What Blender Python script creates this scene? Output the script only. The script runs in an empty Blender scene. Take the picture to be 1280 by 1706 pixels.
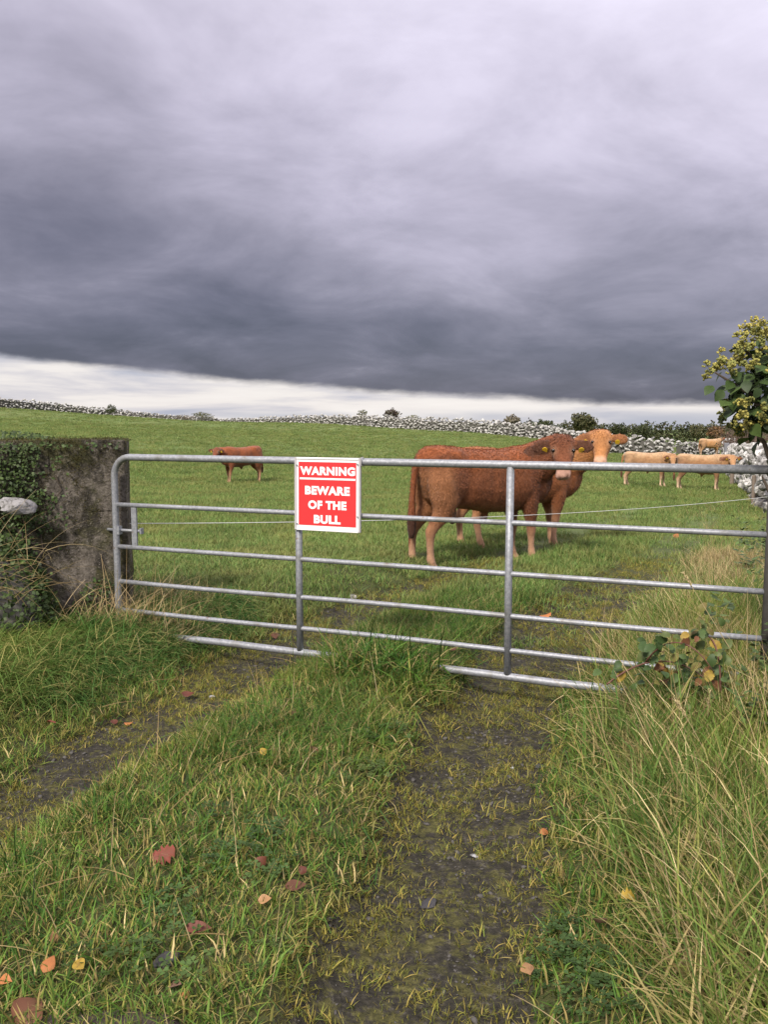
import bpy, bmesh, math, random
import numpy as np
from mathutils import Vector, Matrix, Euler

random.seed(7)
RNG = np.random.default_rng(11)
R = math.radians
SC = bpy.context.scene
COL = SC.collection

# ------------------------------------------------------------------ camera
CAM_H = 1.5
FPX, PITCH = 1430.0, R(5.988)
cam_d = bpy.data.cameras.new('camera')
cam_d.sensor_fit = 'VERTICAL'
cam_d.angle = 2 * math.atan(853.0 / FPX)
cam_d.clip_start, cam_d.clip_end = 0.05, 9000
cam = bpy.data.objects.new('camera', cam_d)
cam.location = (0, 0, CAM_H)
cam.rotation_euler = (R(90) - PITCH, 0, 0)
COL.objects.link(cam)
SC.camera = cam

# ------------------------------------------------------------------ node helpers
class NT:
    """short-hand for building node trees"""
    def __init__(s, tree):
        s.t = tree
    def n(s, kind, **kw):
        nd = s.t.nodes.new(kind)
        for k, v in kw.items():
            if k.startswith('i_'):
                nd.inputs[k[2:].replace('_', ' ')].default_value = v
            else:
                setattr(nd, k, v)
        return nd
    def put(s, sock, v):
        if isinstance(v, bpy.types.NodeSocket):
            s.t.links.new(v, sock)
        elif isinstance(v, bpy.types.Node):
            s.t.links.new(v.outputs[0], sock)
        else:
            sock.default_value = v
    def m(s, op, a, b=0.0, c=0.0, clamp=False):
        nd = s.t.nodes.new('ShaderNodeMath'); nd.operation = op; nd.use_clamp = clamp
        s.put(nd.inputs[0], a); s.put(nd.inputs[1], b); s.put(nd.inputs[2], c)
        return nd.outputs[0]
    def mix(s, f, a, b, kind='MIX'):
        nd = s.t.nodes.new('ShaderNodeMix'); nd.data_type = 'RGBA'; nd.blend_type = kind
        s.put(nd.inputs[0], f)
        for k, v in ((6, a), (7, b)):
            if isinstance(v, (tuple, list)) and len(v) == 3:
                v = (*v, 1)
            s.put(nd.inputs[k], v)
        return nd.outputs[2]
    def step(s, v, lo, hi):
        nd = s.t.nodes.new('ShaderNodeMapRange'); nd.interpolation_type = 'SMOOTHSTEP'
        s.put(nd.inputs[0], v); s.put(nd.inputs[1], lo); s.put(nd.inputs[2], hi)
        return nd.outputs[0]
    def noise(s, vec, scale, detail=3.0, rough=0.55, dist=0.0):
        nd = s.t.nodes.new('ShaderNodeTexNoise')
        if vec is not None:
            s.t.links.new(vec, nd.inputs['Vector'])
        nd.inputs['Scale'].default_value = scale
        nd.inputs['Detail'].default_value = detail
        nd.inputs['Roughness'].default_value = rough
        nd.inputs['Distortion'].default_value = dist
        return nd.outputs[0]
    def ramp(s, v, stops):
        nd = s.t.nodes.new('ShaderNodeValToRGB')
        el = nd.color_ramp.elements
        while len(el) < len(stops):
            el.new(0.5)
        for e, (p, c) in zip(el, stops):
            e.position = p
            e.color = (*c, 1) if len(c) == 3 else c
        s.put(nd.inputs[0], v)
        return nd.outputs[0]
    def scale_vec(s, vec, sx, sy, sz):
        nd = s.t.nodes.new('ShaderNodeMapping')
        s.t.links.new(vec, nd.inputs[0]); nd.inputs['Scale'].default_value = (sx, sy, sz)
        return nd.outputs[0]

# ------------------------------------------------------------------ sky
SUN_EL, SUN_AZ = R(42), R(208)          # azimuth clockwise from +Y: behind the camera, to the left
world = bpy.data.worlds.new('World')
SC.world = world
world.use_nodes = True
wt = world.node_tree
wt.nodes.clear()
W = NT(wt)
tc = W.n('ShaderNodeTexCoord')
gen = tc.outputs['Generated']
sep = W.n('ShaderNodeSeparateXYZ'); wt.links.new(gen, sep.inputs[0])
dx, dy, dz = sep.outputs
zc = W.m('MAXIMUM', dz, 0.0)
inv = W.m('DIVIDE', 1.0, W.m('ADD', zc, 0.24))
comb = W.n('ShaderNodeCombineXYZ')
wt.links.new(W.m('MULTIPLY', dx, inv), comb.inputs[0])
wt.links.new(W.m('MULTIPLY', dy, inv), comb.inputs[1])
rot = W.n('ShaderNodeMapping'); wt.links.new(comb.outputs[0], rot.inputs[0])
rot.inputs['Rotation'].default_value = (0, 0, R(-32)); rot.inputs['Scale'].default_value = (1.2, 1.25, 1.0)
rot.inputs['Location'].default_value = (0.35, 1.9, 0)
pv = rot.outputs[0]
n_big = W.noise(pv, 0.55, 2.0, 0.5, 0.3)
n_mid = W.noise(pv, 1.7, 6.0, 0.58, 0.35)
n_fine = W.noise(pv, 4.0, 4.0, 0.6, 0.6)
n_dir = W.noise(W.scale_vec(gen, 1.0, 1.0, 2.3), 3.1, 4.0, 0.5, 0.35)
# brightness of the cloud deck against height above the horizon
zj = W.m('ADD', zc, W.m('MULTIPLY', W.m('SUBTRACT', n_big, 0.5), 0.20))
zj = W.m('ADD', zj, W.m('MULTIPLY', W.m('SUBTRACT', n_mid, 0.5), 0.20))
zj = W.m('ADD', zj, W.m('MULTIPLY', W.m('SUBTRACT', n_dir, 0.5), W.m('ADD', 0.05, W.m('MULTIPLY', zc, 0.42))))
zj = W.m('ADD', zj, W.m('ADD', 0.022, W.m('MULTIPLY', dx, W.m('MULTIPLY', zc, 0.52))))
deck = W.ramp(zj, [(0.0, (.086, .089, .130)), (.06, (.100, .102, .150)), (.11, (.150, .148, .208)), (.16, (.225, .217, .288)),
                   (.22, (.345, .327, .415)), (.29, (.51, .478, .595)), (.36, (.70, .655, .795)), (.45, (.88, .828, .985)), (.70, (1.15, 1.08, 1.22)), (1.0, (1.5, 1.43, 1.55))])
var = W.m('ADD', 0.70, W.m('ADD', W.m('MULTIPLY', n_mid, 0.40), W.m('MULTIPLY', n_fine, 0.20)))
deck = W.mix(1.0, deck, var, 'MULTIPLY')
# a few paler rags of lower cloud
rag = W.m('MULTIPLY', W.step(n_mid, .56, .72), W.step(n_fine, .42, .62))
deck = W.mix(W.m('MULTIPLY', rag, 0.22), deck, (.42, .41, .48))
# bright strip under the edge of the deck
ed = W.m('ADD', W.m('ADD', 0.034, W.m('MULTIPLY', dx, -0.062)), W.m('MULTIPLY', W.m('MULTIPLY', dx, dx), 0.06))
wob = W.m('ADD', W.m('MULTIPLY', W.m('SUBTRACT', W.noise(W.scale_vec(gen, 1, 1, 4), 7.0, 6.0, .6), .5), 0.016),
          W.m('MULTIPLY', W.m('SUBTRACT', W.noise(W.scale_vec(gen, 1, 1, 3), 24.0, 5.0, .6), .5), 0.008))
front = W.step(dy, -0.15, 0.25)
mask = W.step(W.m('SUBTRACT', W.m('ADD', dz, wob), ed), -0.005, 0.006)
low_n = W.noise(W.scale_vec(gen, 1, 1, 9), 5.0, 6.0, .55, .3)
strip = W.ramp(low_n, [(.28, (.46, .48, .58)), (.42, (.70, .67, .70)), (.52, (.86, .81, .79)), (.72, (.95, .90, .87))])
hz = W.m('MULTIPLY', W.step(dz, 0.017, 0.004), W.step(W.noise(W.scale_vec(gen, 1, 1, 5), 3.5, 4.0, .5), .40, .56))
strip = W.mix(W.m('MULTIPLY', hz, 0.75), strip, (.42, .45, .55))
clouds = W.mix(mask, strip, deck)
clouds = W.mix(1.0, clouds, (6.4, 6.4, 6.4), 'MULTIPLY')
sky = W.n('ShaderNodeTexSky', sky_type='NISHITA', sun_disc=False)
sky.sun_elevation = SUN_EL; sky.sun_rotation = SUN_AZ
col = W.mix(0.95, sky.outputs[0], clouds)
bg = W.n('ShaderNodeBackground'); wt.links.new(col, bg.inputs[0]); bg.inputs[1].default_value = 0.05
world.cycles.sampling_method = 'MANUAL'; world.cycles.sample_map_resolution = 512
wo = W.n('ShaderNodeOutputWorld'); wt.links.new(bg.outputs[0], wo.inputs[0])

sun_d = bpy.data.lights.new('sun', 'SUN')
sun_d.energy = 1.5; sun_d.angle = R(11); sun_d.color = (1.0, .93, .82)
sun = bpy.data.objects.new('sun', sun_d)
sd = Vector((math.sin(SUN_AZ) * math.cos(SUN_EL), math.cos(SUN_AZ) * math.cos(SUN_EL), math.sin(SUN_EL)))
sun.rotation_euler = sd.to_track_quat('Z', 'Y').to_euler()
sun.location = sd * 30
COL.objects.link(sun)

SC.view_settings.view_transform = 'Standard'
SC.view_settings.look = 'None'
SC.view_settings.exposure = 1.7
SC.view_settings.gamma = 1.0
SC.view_settings.use_curve_mapping = False
SC.render.engine = 'CYCLES'
SC.cycles.use_denoising = True
SC.cycles.max_bounces = 4
SC.cycles.diffuse_bounces = 2
SC.cycles.transparent_max_bounces = 6

# ------------------------------------------------------------------ layout helpers
_c, _s = math.cos(PITCH), math.sin(PITCH)
def ray(px, py):
    """direction through a pixel of the 1280x1706 photograph"""
    a, b = (px - 640) / FPX, (853 - py) / FPX
    return np.array([a, b * _s + _c, b * _c - _s])
def atd(px, py, d):
    r = ray(px, py); return np.array([0, 0, CAM_H]) + r * (d / r[1])
GATE_Y, GATE_A = 4.828, R(22.945)
GD = np.array([math.cos(GATE_A), -math.sin(GATE_A)])
def gp(t, z, off=0.0):
    """a point of the gate's plane: t metres along it, off metres towards the camera"""
    return Vector((GD[0] * t + GD[1] * off * 1.0, GATE_Y + GD[1] * t - GD[0] * off, z))

def tag(o, label=None, cat=None, group=None, kind=None):
    if label: o['label'] = label
    if cat: o['category'] = cat
    if group: o['group'] = group
    if kind: o['kind'] = kind
    return o
def empty(name, loc=(0, 0, 0), rz=0.0):
    o = bpy.data.objects.new(name, None); o.location = loc; o.rotation_euler = (0, 0, rz)
    o.empty_display_size = 0.1
    COL.objects.link(o); return o
def link(name, me, parent=None, mat=None, loc=None, rot=None, scale=None):
    o = bpy.data.objects.new(name, me)
    if mat is not None and not me.materials: me.materials.append(mat)
    if loc is not None: o.location = loc
    if rot is not None: o.rotation_euler = rot
    if scale is not None: o.scale = scale if hasattr(scale, '__len__') else (scale,) * 3
    if parent: o.parent = parent
    COL.objects.link(o); return o
def mesh(name, v, f, cols=None, smooth=False):
    me = bpy.data.meshes.new(name)
    me.from_pydata([tuple(p) for p in v], [], [tuple(int(i) for i in q) for q in f])
    if cols is not None:
        a = me.color_attributes.new('Col', 'FLOAT_COLOR', 'POINT')
        c = np.ones((len(v), 4), np.float32); c[:, :3] = np.asarray(cols)[:, :3]
        a.data.foreach_set('color', c.ravel())
    if smooth: me.shade_smooth()
    me.update(); return me
class MB:
    """collects shapes into one mesh"""
    def __init__(s): s.v = []; s.f = []; s.c = []
    def add(s, v, f, c=None):
        o = len(s.v); s.v += [tuple(p) for p in v]; s.f += [tuple(i + o for i in q) for q in f]
        if c is not None: s.c += [tuple(c)] * len(v) if np.ndim(c) == 1 else [tuple(k) for k in c]
    def tube(s, pts, rad, n=10, c=None, cap=True):
        pts = [Vector(p) for p in pts]
        if not hasattr(rad, '__len__'): rad = [rad] * len(pts)
        t0 = (pts[1] - pts[0]).normalized()
        up = Vector((0, 0, 1)) if abs(t0.z) < .9 else Vector((1, 0, 0))
        u = t0.cross(up).normalized(); rings = []
        for i, p in enumerate(pts):
            t = (pts[min(i + 1, len(pts) - 1)] - pts[max(i - 1, 0)]).normalized()
            u = (u - t * u.dot(t)).normalized(); w = t.cross(u)
            rings.append([p + (u * math.cos(a) + w * math.sin(a)) * rad[i] for a in [2 * math.pi * k / n for k in range(n)]])
        v = [q for r in rings for q in r]; f = []
        for i in range(len(pts) - 1):
            for k in range(n):
                f.append((i * n + k, i * n + (k + 1) % n, (i + 1) * n + (k + 1) % n, (i + 1) * n + k))
        if cap:
            f.append(tuple(range(n - 1, -1, -1))); f.append(tuple((len(pts) - 1) * n + k for k in range(n)))
        s.add(v, f, c)
    def box(s, c0, c1, c=None):
        x0, y0, z0 = c0; x1, y1, z1 = c1
        v = [(x0, y0, z0), (x1, y0, z0), (x1, y1, z0), (x0, y1, z0), (x0, y0, z1), (x1, y0, z1), (x1, y1, z1), (x0, y1, z1)]
        s.add(v, [(3, 2, 1, 0), (4, 5, 6, 7), (0, 1, 5, 4), (1, 2, 6, 5), (2, 3, 7, 6), (3, 0, 4, 7)], c)
    def mesh(s, name, smooth=False): return mesh(name, s.v, s.f, s.c if s.c else None, smooth)
    def build(s, name, mat, parent=None, smooth=False, **kw):
        return link(name, s.mesh(name, smooth), parent, mat, **kw)

# value noise for layout
class VN:
    def __init__(s, seed, n=64):
        s.g = np.random.default_rng(seed).random((n, n)); s.n = n
    def __call__(s, x, y, sc=1.0):
        x = np.asarray(x, float) * sc; y = np.asarray(y, float) * sc
        xi = np.floor(x).astype(int); yi = np.floor(y).astype(int); fx = x - xi; fy = y - yi
        fx = fx * fx * (3 - 2 * fx); fy = fy * fy * (3 - 2 * fy); n = s.n
        g = s.g; a = g[xi % n, yi % n]; b = g[(xi + 1) % n, yi % n]; c = g[xi % n, (yi + 1) % n]; d = g[(xi + 1) % n, (yi + 1) % n]
        return (a * (1 - fx) + b * fx) * (1 - fy) + (c * (1 - fx) + d * fx) * fy
VA, VB, VC = VN(1), VN(2), VN(3)
def fbm(v, x, y, sc): return (v(x, y, sc) + .5 * v(x, y, sc * 2.1) + .25 * v(x, y, sc * 4.3)) / 1.75
def sstep(x, a, b):
    t = np.clip((np.asarray(x, float) - a) / (b - a), 0, 1); return t * t * (3 - 2 * t)

# ------------------------------------------------------------------ terrain
CP = np.array([(0, 5, 0), (0, 1.5, 0), (-4, 3, .06), (4, 3, .04), (0, -6, .05), (-9, -4, .1), (9, -4, .1), (0, 9.5, 0), (2.2, 10.5, -.01), (-4, 9, .0), (6, 10, -.1), (0, 17, -.15),
               (-4.7, 27, -.38), (-12, 27, -.1), (8.3, 27, -.53), (9.5, 26, -.58), (9.8, 22.5, -.56), (14.3, 35, -.85), (18, 45, -.95), (0, 45, -.25), (-20, 55, .7),
               (-42.2, 95, 3.0), (-32.3, 105, 2.2), (-26.4, 105, 1.74), (-18.4, 105, 1.24), (-9.8, 100, 1.25), (-18, 75, .95), (-36, 140, 1.7), (-20, 140, .8), (0, 90, .94), (8.9, 80, .40), (13, 72, .0), (15.6, 62, -.55),
               (15.4, 55, -.62), (18.8, 55, -.62), (22, 58, -.80), (30, 70, -1.2), (40, 110, -1.8), (60, 150, -2.4), (20, 140, -1.0), (-70, 90, 4.0), (-60, 30, 1.2), (40, 30, -1.0)], float)
def _tps(r2): return np.where(r2 > 1e-9, .5 * r2 * np.log(np.maximum(r2, 1e-9)), 0)
_n = len(CP)
_P = np.c_[np.ones(_n), CP[:, :2]]
_K = _tps(((CP[:, None, :2] - CP[None, :, :2]) ** 2).sum(-1)) + np.eye(_n) * .25
_S = np.linalg.solve(np.block([[_K, _P], [_P.T, np.zeros((3, 3))]]), np.r_[CP[:, 2], np.zeros(3)])
RL = np.array([(-2.0, 1.2), (-1.62, 2.6), (-1.44, 3.25), (-1.27, 3.81), (-1.0, 4.49), (-.76, 5.31), (-.36, 6.28), (.32, 7.53), (.69, 8.12), (1.5, 9.6), (2.7, 12.0), (4.6, 16), (8.0, 24.0)])
RR = np.array([(.0, 1.2), (.11, 2.04), (.19, 2.56), (.38, 3.48), (.62, 4.39), (1.04, 5.59), (1.52, 6.47), (2.46, 8.28), (3.75, 10.85), (5.6, 14.8), (9, 23.0)])
def rut_d(x, y):
    """signed distances to the two wheel tracks"""
    return x - np.interp(y, RL[:, 1], RL[:, 0]), x - np.interp(y, RR[:, 1], RR[:, 0])
def rut_mask(x, y):
    x = np.asarray(x, float); y = np.asarray(y, float)
    l, r = rut_d(x, y)
    wob = (fbm(VA, x, y, 2.2) - .5) * .22
    slope = np.where(y > 5, 1.25, 1.0)
    ml = 1 - sstep(np.abs(l) / slope + wob, .21, .39)
    mr = 1 - sstep(np.abs(r) / slope + wob, .24, .44)
    fade = 1 - .62 * sstep(y, 6.0, 9.5)
    fade = fade * (1 - sstep(y, 15, 24)) * sstep(y, -3, 0)
    return np.maximum(ml, mr) * fade
def base_z(x, y):
    x = np.asarray(x, float); y = np.asarray(y, float); sh = x.shape; X = x.ravel(); Y = y.ravel()
    k = _tps((X[:, None] - CP[None, :, 0]) ** 2 + (Y[:, None] - CP[None, :, 1]) ** 2)
    z = k @ _S[:_n] + _S[_n] + _S[_n + 1] * X + _S[_n + 2] * Y
    z = z.reshape(sh)
    d = np.hypot(x, y)
    w = sstep(d, 150, 260)
    back = sstep(-y, 5, 30)
    far = -4.2 - .008 * np.maximum(d - 260, 0)
    z = z * (1 - back) + 0.1 * back
    return z * (1 - w) + far * w
def gz(x, y):
    x = np.asarray(x, float); y = np.asarray(y, float)
    z = base_z(x, y)
    l, r = rut_d(x, y)
    near = 1 - sstep(y, 7, 12)
    m = rut_mask(x, y)
    z = z - .035 * m * near
    z = z + .085 * near * sstep(l, .15, .5) * sstep(-r, .15, .5)              # crown between the tracks
    z = z + .17 * near * sstep(-l, .25, 1.0)                                  # left verge
    z = z + .13 * near * sstep(r, .30, 1.2)                                   # right verge
    z = z + .065 * np.exp(-((x - .02) / .34) ** 4 - ((y - 4.66) / .40) ** 2)               # tussock under the gate
    amp = .03 + .05 * sstep(np.hypot(x, y), 8, 30)
    z = z + amp * (fbm(VB, x, y, 1.1) - .5) + .02 * near * (VA(x, y, 6.0) - .5)
    z = z + .25 * sstep(np.hypot(x, y), 20, 60) * (VC(x, y, .11) - .5)
    return z
def gz1(x, y): return float(gz(np.array([x]), np.array([y]))[0])
def ground_px(px, py):
    """where the ray of a photo pixel meets the ground"""
    r = ray(px, py); t = 1.0; p = np.array([0, 0, CAM_H]); lo = 0.5
    for k in range(4000):
        q = p + r * t
        if q[2] < gz1(q[0], q[1]): break
        t *= 1.01
    a, b = t / 1.01, t
    for k in range(18):
        mid = .5 * (a + b); q = p + r * mid
        if q[2] < gz1(q[0], q[1]): b = mid
        else: a = mid
    return p + r * b

# ------------------------------------------------------------------ materials
def mat(name):
    m = bpy.data.materials.new(name); m.use_nodes = True
    t = m.node_tree; b = t.nodes['Principled BSDF']
    return m, NT(t), b
def out_of(m): return [n for n in m.node_tree.nodes if n.type == 'OUTPUT_MATERIAL'][0]
def set_bump(N, b, h, strength=.4, dist=.01):
    bp = N.n('ShaderNodeBump'); bp.inputs['Strength'].default_value = strength; bp.inputs['Distance'].default_value = dist
    N.put(bp.inputs['Height'], h); N.t.links.new(bp.outputs[0], b.inputs['Normal'])
def wpos(N): return N.n('ShaderNodeNewGeometry').outputs['Position']
def opos(N): return N.n('ShaderNodeTexCoord').outputs['Object']

def foliage_mat(name, trans=.25, rough=.55, tint=None, var=.25, spec=.3, gain=1.0, patch=.75, amt=.38):
    """colour from the 'Col' attribute, varied in drifts across the place"""
    m, N, b = mat(name)
    at = N.n('ShaderNodeAttribute', attribute_name='Col').outputs['Color']
    p = wpos(N)
    drift = N.noise(p, patch, 3.0, .65)
    fine = N.noise(p, 3.0, 1.0, .5)
    c = N.mix(N.m('MULTIPLY', N.step(drift, .44, .70), amt), at, tint or (.25, .22, .06))
    rnd = N.n('ShaderNodeObjectInfo').outputs['Random']
    k = N.m('ADD', 1.0 - var, N.m('MULTIPLY', N.m('ADD', rnd, fine), var))
    if amt > .5: k = N.m('MULTIPLY', k, N.m('ADD', .52, N.m('MULTIPLY', N.noise(p, .62, 4.0, .6), 1.02)))
    c = N.mix(1.0, c, N.m('MULTIPLY', k, gain), 'MULTIPLY')
    N.put(b.inputs['Base Color'], c); b.inputs['Roughness'].default_value = rough
    b.inputs['Specular IOR Level'].default_value = spec
    if trans:
        tr = N.n('ShaderNodeBsdfTranslucent'); N.put(tr.inputs[0], c)
        mx = N.n('ShaderNodeMixShader'); mx.inputs[0].default_value = trans
        N.t.links.new(b.outputs[0], mx.inputs[1]); N.t.links.new(tr.outputs[0], mx.inputs[2])
        N.t.links.new(mx.outputs[0], out_of(m).inputs[0])
    return m
M_GRASS = foliage_mat('grass_blades', tint=(.25, .25, .050), trans=.28, gain=.98, spec=.15, var=.35)
M_FIELD = foliage_mat('field_blades', tint=(.28, .26, .085), var=.28, patch=1.1, amt=.58, spec=.2)
M_DRY = foliage_mat('dry_blades', tint=(.42, .32, .15), trans=.2)
M_MOSS = foliage_mat('moss_blades', tint=(.18, .15, .035), trans=.2, spec=.15)
M_LEAF = foliage_mat('green_leaves', tint=(.075, .10, .03), trans=.15, rough=.5, spec=.22)
M_TREE = foliage_mat('tree_leaves', tint=(.07, .06, .03), trans=.15, var=.4)
M_DEAD = foliage_mat('fallen_leaves', tint=(.13, .065, .03), trans=.1, rough=.6, var=.35, patch=38.0, amt=.45)

# ground
M_GROUND, N, b = mat('meadow_ground')
p = wpos(N)
rut = N.n('ShaderNodeAttribute', attribute_name='rut').outputs['Fac']
far = N.n('ShaderNodeAttribute', attribute_name='far').outputs['Fac']
f1 = N.noise(p, 9.0, 5.0, .65); f2 = N.noise(p, 42.0, 4.0, .7); f3 = N.noise(p, .16, 4.0, .55); f4 = N.noise(p, 1.1, 5.0, .6)
soil = N.ramp(f2, [(.30, (.011, .010, .007)), (.55, (.034, .030, .022)), (.72, (.095, .086, .070))])
moss = N.ramp(f2, [(.3, (.034, .034, .009)), (.7, (.135, .125, .030))])
mud = N.mix(N.m('MULTIPLY', N.step(N.m('ADD', N.m('MULTIPLY', f1, .6), N.m('MULTIPLY', N.noise(p, 24.0, 5.0, .7), .55)), .56, .66), .68), soil, moss)
thatch = N.ramp(f1, [(.3, (.030, .036, .012)), (.6, (.065, .070, .022)), (.8, (.12, .10, .042))])
mead = N.ramp(f4, [(.30, (.095, .140, .036)), (.55, (.130, .180, .048)), (.75, (.180, .205, .062))])
mead = N.mix(N.m('MULTIPLY', N.step(f3, .40, .66), .55), mead, (.135, .150, .045))
mead = N.mix(1.0, mead, N.m('ADD', .72, N.m('MULTIPLY', N.noise(p, 4.0, 4.0, .7), .56)), 'MULTIPLY')
g = N.mix(far, thatch, mead)
g = N.mix(N.step(N.m('ADD', rut, N.m('MULTIPLY', N.m('SUBTRACT', f1, .5), .5)), .25, .65), g, mud)
N.put(b.inputs['Base Color'], g); b.inputs['Roughness'].default_value = .85; b.inputs['Specular IOR Level'].default_value = .25
set_bump(N, b, N.m('ADD', f2, N.m('MULTIPLY', f1, .6)), .8, .02)

M_GALV, N, b = mat('galvanised_steel')
p = opos(N)
f = N.noise(p, 60.0, 4.0, .7); f_b = N.noise(p, 7.0, 4.0, .6)
c = N.ramp(f, [(.3, (.20, .21, .23)), (.55, (.30, .31, .335)), (.75, (.43, .44, .46))])
c = N.mix(N.m('MULTIPLY', N.step(f_b, .50, .68), .65), c, (.19, .185, .17))
c = N.mix(N.m('MULTIPLY', N.step(N.noise(p, 23.0, 5.0, .7), .62, .70), .7), c, (.16, .105, .065))
N.put(b.inputs['Base Color'], c); b.inputs['Metallic'].default_value = .4; b.inputs['Roughness'].default_value = .54
set_bump(N, b, f, .25, .003)

def plain(name, colr, rough=.6, metal=0.0, noise=.25, sc=20.0, spec=.4, bump=0.0):
    m, N, b = mat(name)
    f = N.noise(opos(N), sc, 4.0, .65)
    c = N.mix(1.0, (*colr, 1), N.m('ADD', 1 - noise, N.m('MULTIPLY', f, noise * 2)), 'MULTIPLY')
    N.put(b.inputs['Base Color'], c); b.inputs['Roughness'].default_value = rough; b.inputs['Metallic'].default_value = metal
    b.inputs['Specular IOR Level'].default_value = spec
    if bump: set_bump(N, b, f, bump, .01)
    return m
M_RED = plain('sign_red', (.66, .034, .038), .45, 0, .12, 9)
M_WHITE = plain('sign_white', (.86, .85, .86), .45, 0, .05, 8)
M_EDGE = plain('sign_edge', (.46, .44, .45), .5, 0, .2)
M_WIRE = plain('fence_wire', (.66, .66, .64), .5, .2, .1)
M_WOOD = plain('weathered_wood', (.20, .16, .13), .85, 0, .4, 14, .2, .5)
M_BARK = plain('bark', (.09, .07, .055), .9, 0, .4, 10, .2, .5)
M_TWIG = plain('twigs', (.15, .105, .085), .9, 0, .4, 5, .2)
M_STEM = plain('bramble_stem', (.13, .055, .04), .6, 0, .3, 15)
M_TAG = plain('ear_tag', (.80, .52, .03), .5, 0, .08)
M_EYE = plain('eye', (.012, .008, .006), .12, 0, .1, 10, .6)
M_HOOF = plain('hoof', (.05, .035, .028), .55, 0, .3, 30)
M_GRAVEL = plain('gravel', (.080, .074, .068), .75, 0, .45, 30, .3, .5)
M_SLATE = plain('slate', (.042, .040, .042), .6, 0, .35, 18, .35, .4)

M_STONE, N, b = mat('lichened_limestone')
p = opos(N); wp = wpos(N)
at = N.n('ShaderNodeAttribute', attribute_name='Col').outputs['Color']
rnd = N.n('ShaderNodeObjectInfo').outputs['Random']
f = N.noise(wp, 5.5, 5.0, .7, .4); fb = N.noise(wp, 26.0, 4.0, .65)
c = N.mix(N.m('MULTIPLY', N.step(f, .46, .62), .8), at, (.56, .54, .51))
c = N.mix(N.m('MULTIPLY', N.step(N.noise(wp, 9.0, 5.0, .7, .6), .48, .60), .80), c, (.11, .105, .095))
c = N.mix(N.m('MULTIPLY', N.step(fb, .54, .66), .75), c, (.085, .082, .072))
c = N.mix(1.0, c, N.m('ADD', .72, N.m('MULTIPLY', rnd, .4)), 'MULTIPLY')
N.put(b.inputs['Base Color'], c); b.inputs['Roughness'].default_value = .9; b.inputs['Specular IOR Level'].default_value = .2
set_bump(N, b, fb, .7, .02)
M_CORE = plain('wall_core', (.10, .095, .085), .95, 0, .4, 3)

M_CONC, N, b = mat('mossy_concrete')
p = wpos(N)
f = N.noise(p, 3.2, 6.0, .65, .3); fb = N.noise(p, 26.0, 6.0, .75); fs = N.noise(N.scale_vec(p, 5.5, 5.5, .55), 1.6, 4.0, .6)
ff = N.noise(p, 75.0, 4.0, .7)
c = N.ramp(fb, [(.30, (.075, .064, .052)), (.50, (.175, .152, .128)), (.70, (.30, .265, .225))])
c = N.mix(N.m('MULTIPLY', N.step(N.noise(N.scale_vec(p, 1, 1, .6), 4.5, 6.0, .7, .5), .46, .58), .85), c, (.040, .036, .030))
c = N.mix(N.m('MULTIPLY', N.step(fs, .56, .70), .55), c, (.045, .040, .034))
c = N.mix(N.m('MULTIPLY', N.step(f, .47, .62), .80), c, N.ramp(ff, [(.35, (.022, .028, .011)), (.65, (.105, .098, .034))]))
c = N.mix(N.m('MULTIPLY', N.step(ff, .60, .68), .6), c, (.40, .36, .31))
nz = N.n('ShaderNodeSeparateXYZ'); N.t.links.new(N.n('ShaderNodeNewGeometry').outputs['Normal'], nz.inputs[0])
c = N.mix(N.m('MULTIPLY', N.step(nz.outputs[2], .45, .8), .7), c, (.075, .068, .036))
N.put(b.inputs['Base Color'], c); b.inputs['Roughness'].default_value = .95; b.inputs['Specular IOR Level'].default_value = .15
set_bump(N, b, N.m('ADD', fb, N.m('MULTIPLY', ff, .7)), .9, .03)

M_COW, N, b = mat('cattle_coat')
at = N.n('ShaderNodeAttribute', attribute_name='Col').outputs['Color']
p = opos(N)
curl = N.noise(N.scale_vec(p, 1.0, 1.0, .55), 30.0, 4.0, .7, 1.2); soft = N.noise(p, 5.0, 4.0, .6, .5)
cst = N.n('ShaderNodeAttribute', attribute_name='curl').outputs['Fac']
c = N.mix(1.0, at, N.m('ADD', 1.0, N.m('MULTIPLY', cst, N.m('MULTIPLY', N.m('SUBTRACT', curl, .5), 1.5))), 'MULTIPLY')
c = N.mix(1.0, c, N.m('ADD', .40, N.m('MULTIPLY', soft, 1.16)), 'MULTIPLY')
N.put(b.inputs['Base Color'], c); b.inputs['Roughness'].default_value = .75; b.inputs['Specular IOR Level'].default_value = .2
b.inputs['Sheen Weight'].default_value = .15; b.inputs['Sheen Roughness'].default_value = .5
set_bump(N, b, N.m('MULTIPLY', curl, cst), .9, .02)
M_FUR, N, b = mat('cattle_fur')
at = N.n('ShaderNodeAttribute', attribute_name='Col').outputs['Color']
N.put(b.inputs['Base Color'], at); b.inputs['Roughness'].default_value = .6; b.inputs['Specular IOR Level'].default_value = .3

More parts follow.
